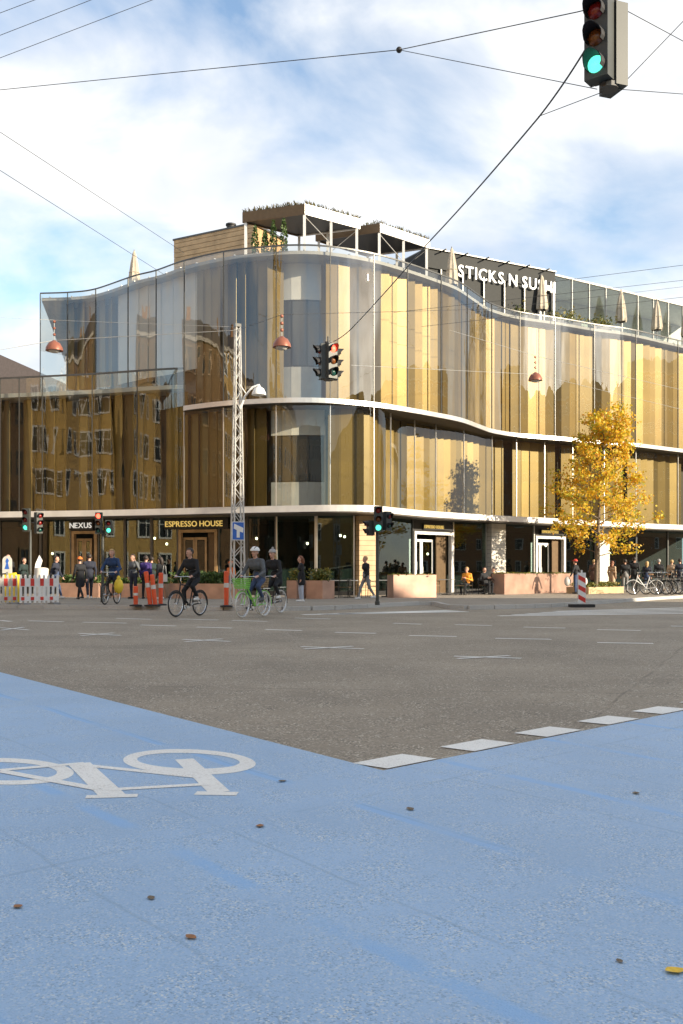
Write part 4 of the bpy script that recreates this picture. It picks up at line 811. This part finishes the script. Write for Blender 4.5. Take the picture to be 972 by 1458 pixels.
yb = tag(MB().ball((0, 0, 0), (.16, .12, .26), 12, 8).ball((0, 0, .24), (.07, .06, .12), 8, 6).build('carrier_bag', 'yellow', None, True, C4+Vector((.30, -.2, .62))), 'bright yellow carrier bag hanging from the waiting bicycle', 'bag')
for px, d, rz, fr, lab in ((918,47.5,1.45,'white','white step through bicycle parked nearest the tree bed'),(934,47.8,.75,'black','dark parked bicycle next to the white one'),(944,48.2,.6,'grey','grey parked bicycle in the middle of the row'),(953,48.4,.8,'black','black parked bicycle next to the grey one'),(966,48.4,1.3,'black','black parked bicycle before the person in navy'),(980,48.8,1.1,'grey','grey parked bicycle at the far end of the row')): place(bicycle(lab, fr, 'bicycles parked by the pavement', None, step=fr == 'white'), RP(px, d, ZP), rz)
# ------------------------------------------------------------------ people
def nets(f, org, h):                                  # surface nets on a sampled distance field
    s = f < 0; nx, ny, nz = f.shape; acc = np.zeros((nx-1, ny-1, nz-1, 3)); cnt = np.zeros((nx-1, ny-1, nz-1)); gi = np.stack(np.meshgrid(*[np.arange(k-1) for k in f.shape], indexing='ij'), -1).astype(float)
    cor = [(a, b, c) for a in (0, 1) for b in (0, 1) for c in (0, 1)]; sub = lambda A, c: A[c[0]:nx-1+c[0], c[1]:ny-1+c[1], c[2]:nz-1+c[2]]
    for a in cor:
        for k in range(3):
            if a[k]: continue
            b = list(a); b[k] = 1; b = tuple(b); fa, fb = sub(f, a), sub(f, b); m = sub(s, a) != sub(s, b); t = np.where(m, fa/np.where(m, fa-fb, 1), 0); P = np.zeros(acc.shape); P[...] = a; P[..., k] += t; acc += np.where(m[..., None], P, 0); cnt += m
    act = cnt > 0; idx = -np.ones(cnt.shape, int); idx[act] = np.arange(act.sum()); V_ = (acc[act]/cnt[act][:, None]+gi[act])*h+org; Q = []
    for k in range(3):
        i, j = [(1, 2), (2, 0), (0, 1)][k]; sl0 = [slice(1, -1)]*3; sl0[k] = slice(0, -1); sl1 = list(sl0); sl1[k] = slice(1, None)
        A_, B2 = s[tuple(sl0)], s[tuple(sl1)]; W = np.argwhere(A_ != B2); g = W.copy(); g[:, i] += 1; g[:, j] += 1; ei = np.eye(3, dtype=int)[i]; ej = np.eye(3, dtype=int)[j]
        q = np.stack([idx[tuple((g-ei-ej).T)], idx[tuple((g-ej).T)], idx[tuple(g.T)], idx[tuple((g-ei).T)]], 1); fl = A_[tuple(W.T)]; q[~fl] = q[~fl][:, ::-1]; Q.append(q)
    return V_, np.concatenate(Q)
def person(lab, p, rz, top='cloth0', legs='cloth0', shoes='shoe_dark', hair='hair_dark', pose='stand', h=1.74, hat=None, coat=0.0, arms='down', style='short', bulk=1.0, group=None, turn=0.0):
    r = thing('person', lab, 'person', p, rz, group); v = lambda *a: np.array(a, float); Bn = []
    hipz = {'sit': .50, 'ride': 1.02}.get(pose, .93); lean = {'ride': .16, 'sit': -.04}.get(pose, .02)
    pel = v(0, -.28 if pose == 'ride' else 0, hipz); chest = pel+v(0, lean*.9, .38); neck = pel+v(0, lean*1.15, .55); head = pel+v(0, lean*1.25+.03, .70)
    K = {}
    for s_ in (-1, 1):
        hip = pel+v(s_*.09, 0, -.02); w_ = .17*s_ if pose == 'walk' else .02*s_
        if pose == 'sit': kn = v(s_*.12, .42, .50); an = v(s_*.11, .40, .08)
        elif pose == 'ride':
            bb = v(s_*.11, -.05+(.12 if s_ > 0 else -.12), .30+(-.11 if s_ > 0 else .11)); an = bb+v(0, -.07, .10); kn = (hip+an)/2+v(s_*.03, .17 if s_ > 0 else .26, .06)
        elif pose == 'walk': kn = v(s_*.085, w_*.9+.05, .50); an = v(s_*.08, w_*1.7-(.03 if w_ < 0 else 0), .09+(.05 if w_ < 0 else 0))
        else: kn = v(s_*.095, .02+w_, .50); an = v(s_*.10, w_, .085)
        toe = an+v(s_*.02, .15, -.045); heel = an+v(0, -.05, -.045)
        Bn += [(hip, kn, .088*bulk, .062, 1), (kn, an+v(0, 0, .05), .062, .048, 1), (an+v(0, 0, .03), an, .042, .042, 2), (heel, toe, .042, .036, 2)]
        sh = neck+v(s_*.185*bulk, -.01, -.07); 
        if arms == 'bars': wr = v(s_*.27, .17, 1.11); el = (sh+wr)/2+v(s_*.09, -.04, -.10)
        elif arms == 'phone' and s_ < 0: wr = neck+v(-.34, .26, .02); el = sh+v(-.16, .05, -.22)
        elif arms == 'front': wr = pel+v(s_*.08, .26, .30); el = sh+v(s_*.07, -.02, -.28)
        elif arms == 'out': wr = pel+v(s_*.48, .08, -.02); el = sh+v(s_*.17, -.02, -.24)
        elif arms == 'pocket': wr = pel+v(s_*.2, .09, .05); el = sh+v(s_*.10, -.10, -.27)
        else: wr = pel+v(s_*.23, .04-w_*.9, -.05); el = sh+v(s_*.06, -.03-w_*.3, -.29)
        hd_ = (wr-el)/np.linalg.norm(wr-el); Bn += [(neck+v(s_*.06, 0, -.05), sh, .07, .066, 0), (sh, el, .062*bulk, .050, 0), (el, wr, .050, .038, 0), (wr, wr+hd_*.08, .030, .034, 3)]; K[s_] = (wr, hd_)
    Bn += [(pel, pel+v(0, 0, .1), .145*bulk, .14*bulk, 1 if not coat else 0), (pel+v(-.06, 0, .14), pel+v(.06, 0, .14), .118*bulk, .118*bulk, 0), (chest+v(-.085, 0, 0), chest+v(.085, 0, 0), .125*bulk, .125*bulk, 0), (chest, neck+v(0, 0, -.06), .13, .09, 0), (neck+v(0, 0, -.04), head, .052, .052, 3)]
    if coat:
        if pose == 'sit': Bn += [(pel, v(s_*.10, .25, .52), .15, .11, 0) for s_ in (-1, 1)]
        else: Bn += [(pel+v(s_*.05, 0, .05), pel+v(s_*.075, .0, -coat), .13*bulk, .125*bulk, 0) for s_ in (-1, 1)]
    T_ = np.array([[math.cos(turn), -math.sin(turn), 0], [math.sin(turn), math.cos(turn), 0], [0, 0, 1]]); hv = lambda *a: head+T_@v(*a)
    Bn += [(hv(0, -.015, .045), hv(0, .0, .03), .088, .086, 3), (hv(0, .03, -.035), hv(0, .045, -.065), .058, .042, 3), (hv(0, .085, .02), hv(0, .105, -.012), .012, .016, 3)]
    hh = .021; A1 = np.array([b[0] for b in Bn]+[b[1] for b in Bn]); lo = A1.min(0)-.2; hi = A1.max(0)+.2; ax = [np.arange(lo[k], hi[k], hh) for k in range(3)]; G_ = np.stack(np.meshgrid(*ax, indexing='ij'), -1)
    f = np.full(G_.shape[:3], 9.); kk = .022
    def dist(P, b): a, c, r0, r1, _ = b; d = c-a; L2 = max(d@d, 1e-9); t = np.clip(((P-a)@d)/L2, 0, 1); return np.sqrt((((P-a)-t[..., None]*d)**2).sum(-1))-(r0+(r1-r0)*t)
    for b in Bn:
        i0 = np.maximum(((np.minimum(b[0], b[1])-.24-lo)/hh).astype(int), 0); i1 = ((np.maximum(b[0], b[1])+.24-lo)/hh).astype(int)+1; sl_ = tuple(slice(x, y) for x, y in zip(i0, i1)); d = dist(G_[sl_], b); g = f[sl_]; hm = np.clip(.5+.5*(g-d)/kk, 0, 1); f[sl_] = g*(1-hm)+d*hm-kk*hm*(1-hm)
    Vv, Q = nets(f, lo, hh); C = Vv[Q].mean(1); D = np.stack([dist(C, b) for b in Bn], 1); mi = np.array([b[4] for b in Bn])[D.argmin(1)]; m_ = MB(); m_.v = [tuple(x) for x in Vv]; m_.f = [tuple(int(y) for y in x) for x in Q]; m_.mi = [int(x) for x in mi]
    m_.cur = 3
    for s_ in (-1, 1):
        wr, d = K[s_]; wr, d = Vector(wr), Vector(d); side = d.cross(Vector((0, 1, .2))).normalized(); nn = side.cross(d).normalized()
        for q in range(4): b0 = wr+d*.085+side*(.016*(q-1.5)); L_ = (.06, .072, .068, .052)[q]; m_.path([b0, b0+d*L_*.5+nn*.006, b0+d*L_*.85+nn*.028], [.009, .0085, .006], 5)
        b0 = wr+d*.03+side*.026; m_.path([b0, b0+side*.02+d*.03, b0+side*.022+d*.06+nn*.012], [.011, .010, .007], 5)
        m_.ball(tuple(hv(s_*.088, -.005, .0)), (.012, .022, .03), 6, 4)
    m_.cur = 4
    for s_ in (-1, 1): m_.ball(tuple(hv(s_*.032, .083, .022)), .0095, 6, 4)
    m_.cur = 5; m_.box(tuple(hv(0, .083, -.045)), (.04, .012, .008), turn)
    if 'lip' not in M: mat('lip', (.36, .12, .10), .5)
    m_.build('body', [top, legs, shoes, 'skin', 'black', 'lip'], r, True)
    hc = tuple(hv(0, -.018, .05)); R3 = Matrix(T_.tolist())
    if hair:
        kf = (lambda x, y, z: z > .15+.55*max(0, y)) if style == 'short' else (lambda x, y, z: z > .2+.5*max(0, y) or y < .15)
        b_ = MB().ball(hc, (.101, .112, .107), 16, 12, R3, (lambda x, y, z: z > .1 and y < .80 and not (y > .45 and z < .55) or y < -.05 and z > -.75))
        if style == 'long': b_.path([tuple(hv(0, -.07, .04)), tuple(hv(0, -.10, -.10)), tuple(hv(0, -.10, -.22))], [.085, .085, .03], 8)
        b_.build('hair', hair, r, True)
    if hat:
        kind, hm_ = hat; c2 = (hc[0], hc[1], hc[2]+.012)
        if kind == 'helmet':
            o = MB().ball(c2, (.125, .15, .125), 16, 10, R3, lambda x, y, z: z > .05).build('helmet', hm_, r, True)
            for q in (-.05, 0, .05): MB().path([tuple(hv(q, .10, .115)), tuple(hv(q, .02, .178)), tuple(hv(q, -.09, .155))], .013, 4).build('vent', 'red' if q == 0 else 'black', o)
        else:
            o = MB().ball(c2, (.112, .122, .118), 14, 10, R3, lambda x, y, z: z > .12).build('hat', hm_, r, True); MB().ring(tuple(hv(0, -.018, .075)), (1, 0, 0), (0, 1, 0), .108, .016, 18, 5).build('hat_band', hm_, o)
            if kind == 'pom': MB().ball(tuple(hv(0, -.03, .195)), .035, 8, 6).build('pompom', hm_, o)
            if kind == 'cap': MB().ball(tuple(hv(0, .12, .075)), (.07, .075, .012), 10, 5).build('peak', hm_, o)
    s0 = h/1.745 if pose not in ('ride',) else 1.0
    r.scale = (s0,)*3; return r
def toward(vx, vy): return math.atan2(vy, vx)-PI/2      # local +y looks along (vx, vy)
place_r = lambda lab, p, **k: person(lab, p, HD, pose='ride', arms='bars', group='people on bicycles', **k)
place_r('bareheaded rider in black with white shoes on the slim black bicycle', C1, top='cloth0', legs='cloth0', shoes='shoe_white', hair='hair_dark', turn=-.3)
place_r('rider with a white helmet in a grey jacket on the green bicycle', C2, top='cloth5', legs='jeans', shoes='cloth5', hair='hair_grey', hat=('helmet', 'white'), bulk=1.08)
place_r('rider with a grey woollen hat and black coat behind the helmeted rider', C3, top='cloth0', legs='cloth0', shoes='shoe_white', hair='hair_fair', style='long', hat=('pom', 'hair_grey'), coat=.12)
person('person in a blue coat waiting astride the bicycle with the yellow bag', C4, PI-.15, top='cloth3', legs='cloth0', hair='hair_fair', pose='ride', arms='bars', coat=.1, group='people on bicycles')
PG = 'people on foot on the pavement'
def walker(lab, px, py, look, **k): return person(lab, gp(px, py, ZP), toward(*look), group=PG, **k)
walker('bald person in a dark jacket behind the cream site barrier', 11, 851, (.5,-.8), top='cloth0', legs='cloth0', hair=None, h=1.82)
walker('person in a dark green coat beside the wide pipe', 33, 851, (.8,-.4), top='cloth6', legs='cloth0', hair='hair_dark', h=1.68)
walker('walking person in navy jacket and jeans past the wide pipe', 79, 852, (.9,-.2), top='cloth1', legs='jeans', shoes='shoe_white', pose='walk', h=1.74)
walker('person with an orange woollen hat and long black coat before the NEXUS door', 114, 853.5, (-.6,.6), top='cloth0', legs='cloth0', hair='hair_dark', hat=('beanie', 'cloth7'), coat=.3, pose='walk', h=1.66)
walker('person in dark navy walking beside the orange hat', 127, 853, (-.3,.9), top='cloth1', legs='cloth1', shoes='shoe_white', pose='walk', h=1.8)
walker('person in a slate jacket lifting a phone in the waiting group', 190, 852.5, (-.5,-.8), top='cloth5', legs='cloth1', arms='phone', h=1.8)
walker('person in a purple jacket in the waiting group', 207, 852.5, (.2,.9), top='cloth2', legs='cloth0', h=1.74); walker('person in dark clothes behind the purple jacket', 216, 850, (-.4,.8), top='cloth6', legs='cloth0', h=1.74)
walker('person in a black jacket with a pale bag beside the marker posts', 229, 853, (-.7,.4), top='cloth0', legs='trouser_grey', shoes='shoe_white', hair='hair_dark', style='long', h=1.68)
walker('person in a red orange hooded jacket behind the marker post', 329, 853, (-.5,-.7), top='cloth7', legs='cloth3', hair='hair_dark', hat=('beanie', 'cloth7'), arms='front', h=1.5)
walker('person in a long black coat and pale jeans by the small planter', 429, 857, (-.9,-.2), top='cloth0', legs='jeans_pale', shoes='shoe_white', hair='hair_red', style='long', coat=.2, h=1.66)
walker('person in a black jacket and grey trousers walking past the timber column', 521, 853.5, (-.8,-.4), top='cloth0', legs='trouser_grey', shoes='shoe_white', pose='walk', h=1.70, hair='hair_fair')
walker('person with a red cap carrying bags at the end of the planter wall', 820, 845.5, (-.6,.5), top='cloth0', legs='jeans', arms='out', hair='hair_dark', hat=('cap', 'red'), h=1.7)
walker('person in brown standing behind the tree trunk', 845, 842, (.5,.7), top='cloth9', legs='cloth0', hair='hair_fair', h=1.78, coat=.2); walker('person in a beige coat with auburn hair beside the tree', 871, 843, (.7,.6), top='cloth4', legs='cloth0', hair='hair_red', style='long', coat=.3, h=1.68)
walker('person with a black backpack jacket and red waist band', 890, 843.5, (.1,.9), top='cloth0', legs='trouser_grey', h=1.76); walker('tall person in black walking beside the red waist band', 903, 843, (.3,.9), top='cloth0', legs='cloth0', pose='walk', h=1.88)
walker('fair haired person in navy with white shoes before the parked bicycles', 921, 843, (.3,.9), top='cloth1', legs='jeans', shoes='shoe_white', hair='hair_fair', style='long', h=1.66); walker('grey haired person in a black jacket before the parked bicycles', 938, 842.5, (.2,.9), top='cloth0', legs='cloth0', hair='hair_grey', h=1.8)
walker('person in a cream jacket behind the parked bicycles', 956, 841, (.5,.7), top='cloth4', legs='cloth0', hair='hair_fair', h=1.8); walker('person in navy at the end of the parked bicycles', 968, 841.5, (.2,.9), top='cloth1', legs='cloth1', hair='hair_dark', h=1.84)
for px, d, rz, tp_, hr, lab in ((664,47.6,2.6,'cloth8','hair_fair','seated cafe guest in a bright orange jacket'),(690,48.0,-2.5,'cloth0','hair_dark','seated cafe guest dressed in black'),(702,48.6,2.0,'cloth9','hair_dark','seated cafe guest in brown by the pale stone column')):
    q = RP(px, d, ZP); person(lab, q, rz, top=tp_, legs='cloth0', hair=hr, pose='sit', arms='front', group='seated cafe guests'); put(ch0, 0, q, rz+PI, 'cafe chair holding the '+lab, 'cafe chairs on the pavement')
b_ = thing('shoulder_bag', 'pale cloth bag at the hip of the person in a black jacket', 'bag', gp(233, 853, ZP)+Vector((.05, -.12, .85)))
MB().box((0, 0, 0), (.22, .1, .3)).build('sack', 'offwhite', b_); MB().path([(-.08, 0, .14), (-.04, .02, .5), (.04, .02, .5), (.08, 0, .14)], .012).build('strap', 'offwhite', b_)
for s_, l_ in ((-1, 'pale carrier bag in the left hand of the red cap person'), (1, 'pale carrier bag in the right hand of the red cap person')):
    q = gp(820, 845.5, ZP)+Vector((s_*.42, .05, .62)); b_ = thing('carrier_bag', l_, 'bag', q); MB().ball((0, 0, 0), (.17, .1, .24), 10, 8).build('sack', 'offwhite', b_, True); MB().path([(-.08, 0, .17), (0, 0, .3), (.08, 0, .17)], .012).build('handle', 'offwhite', b_)
print('SIGN WIDTHS', W_)
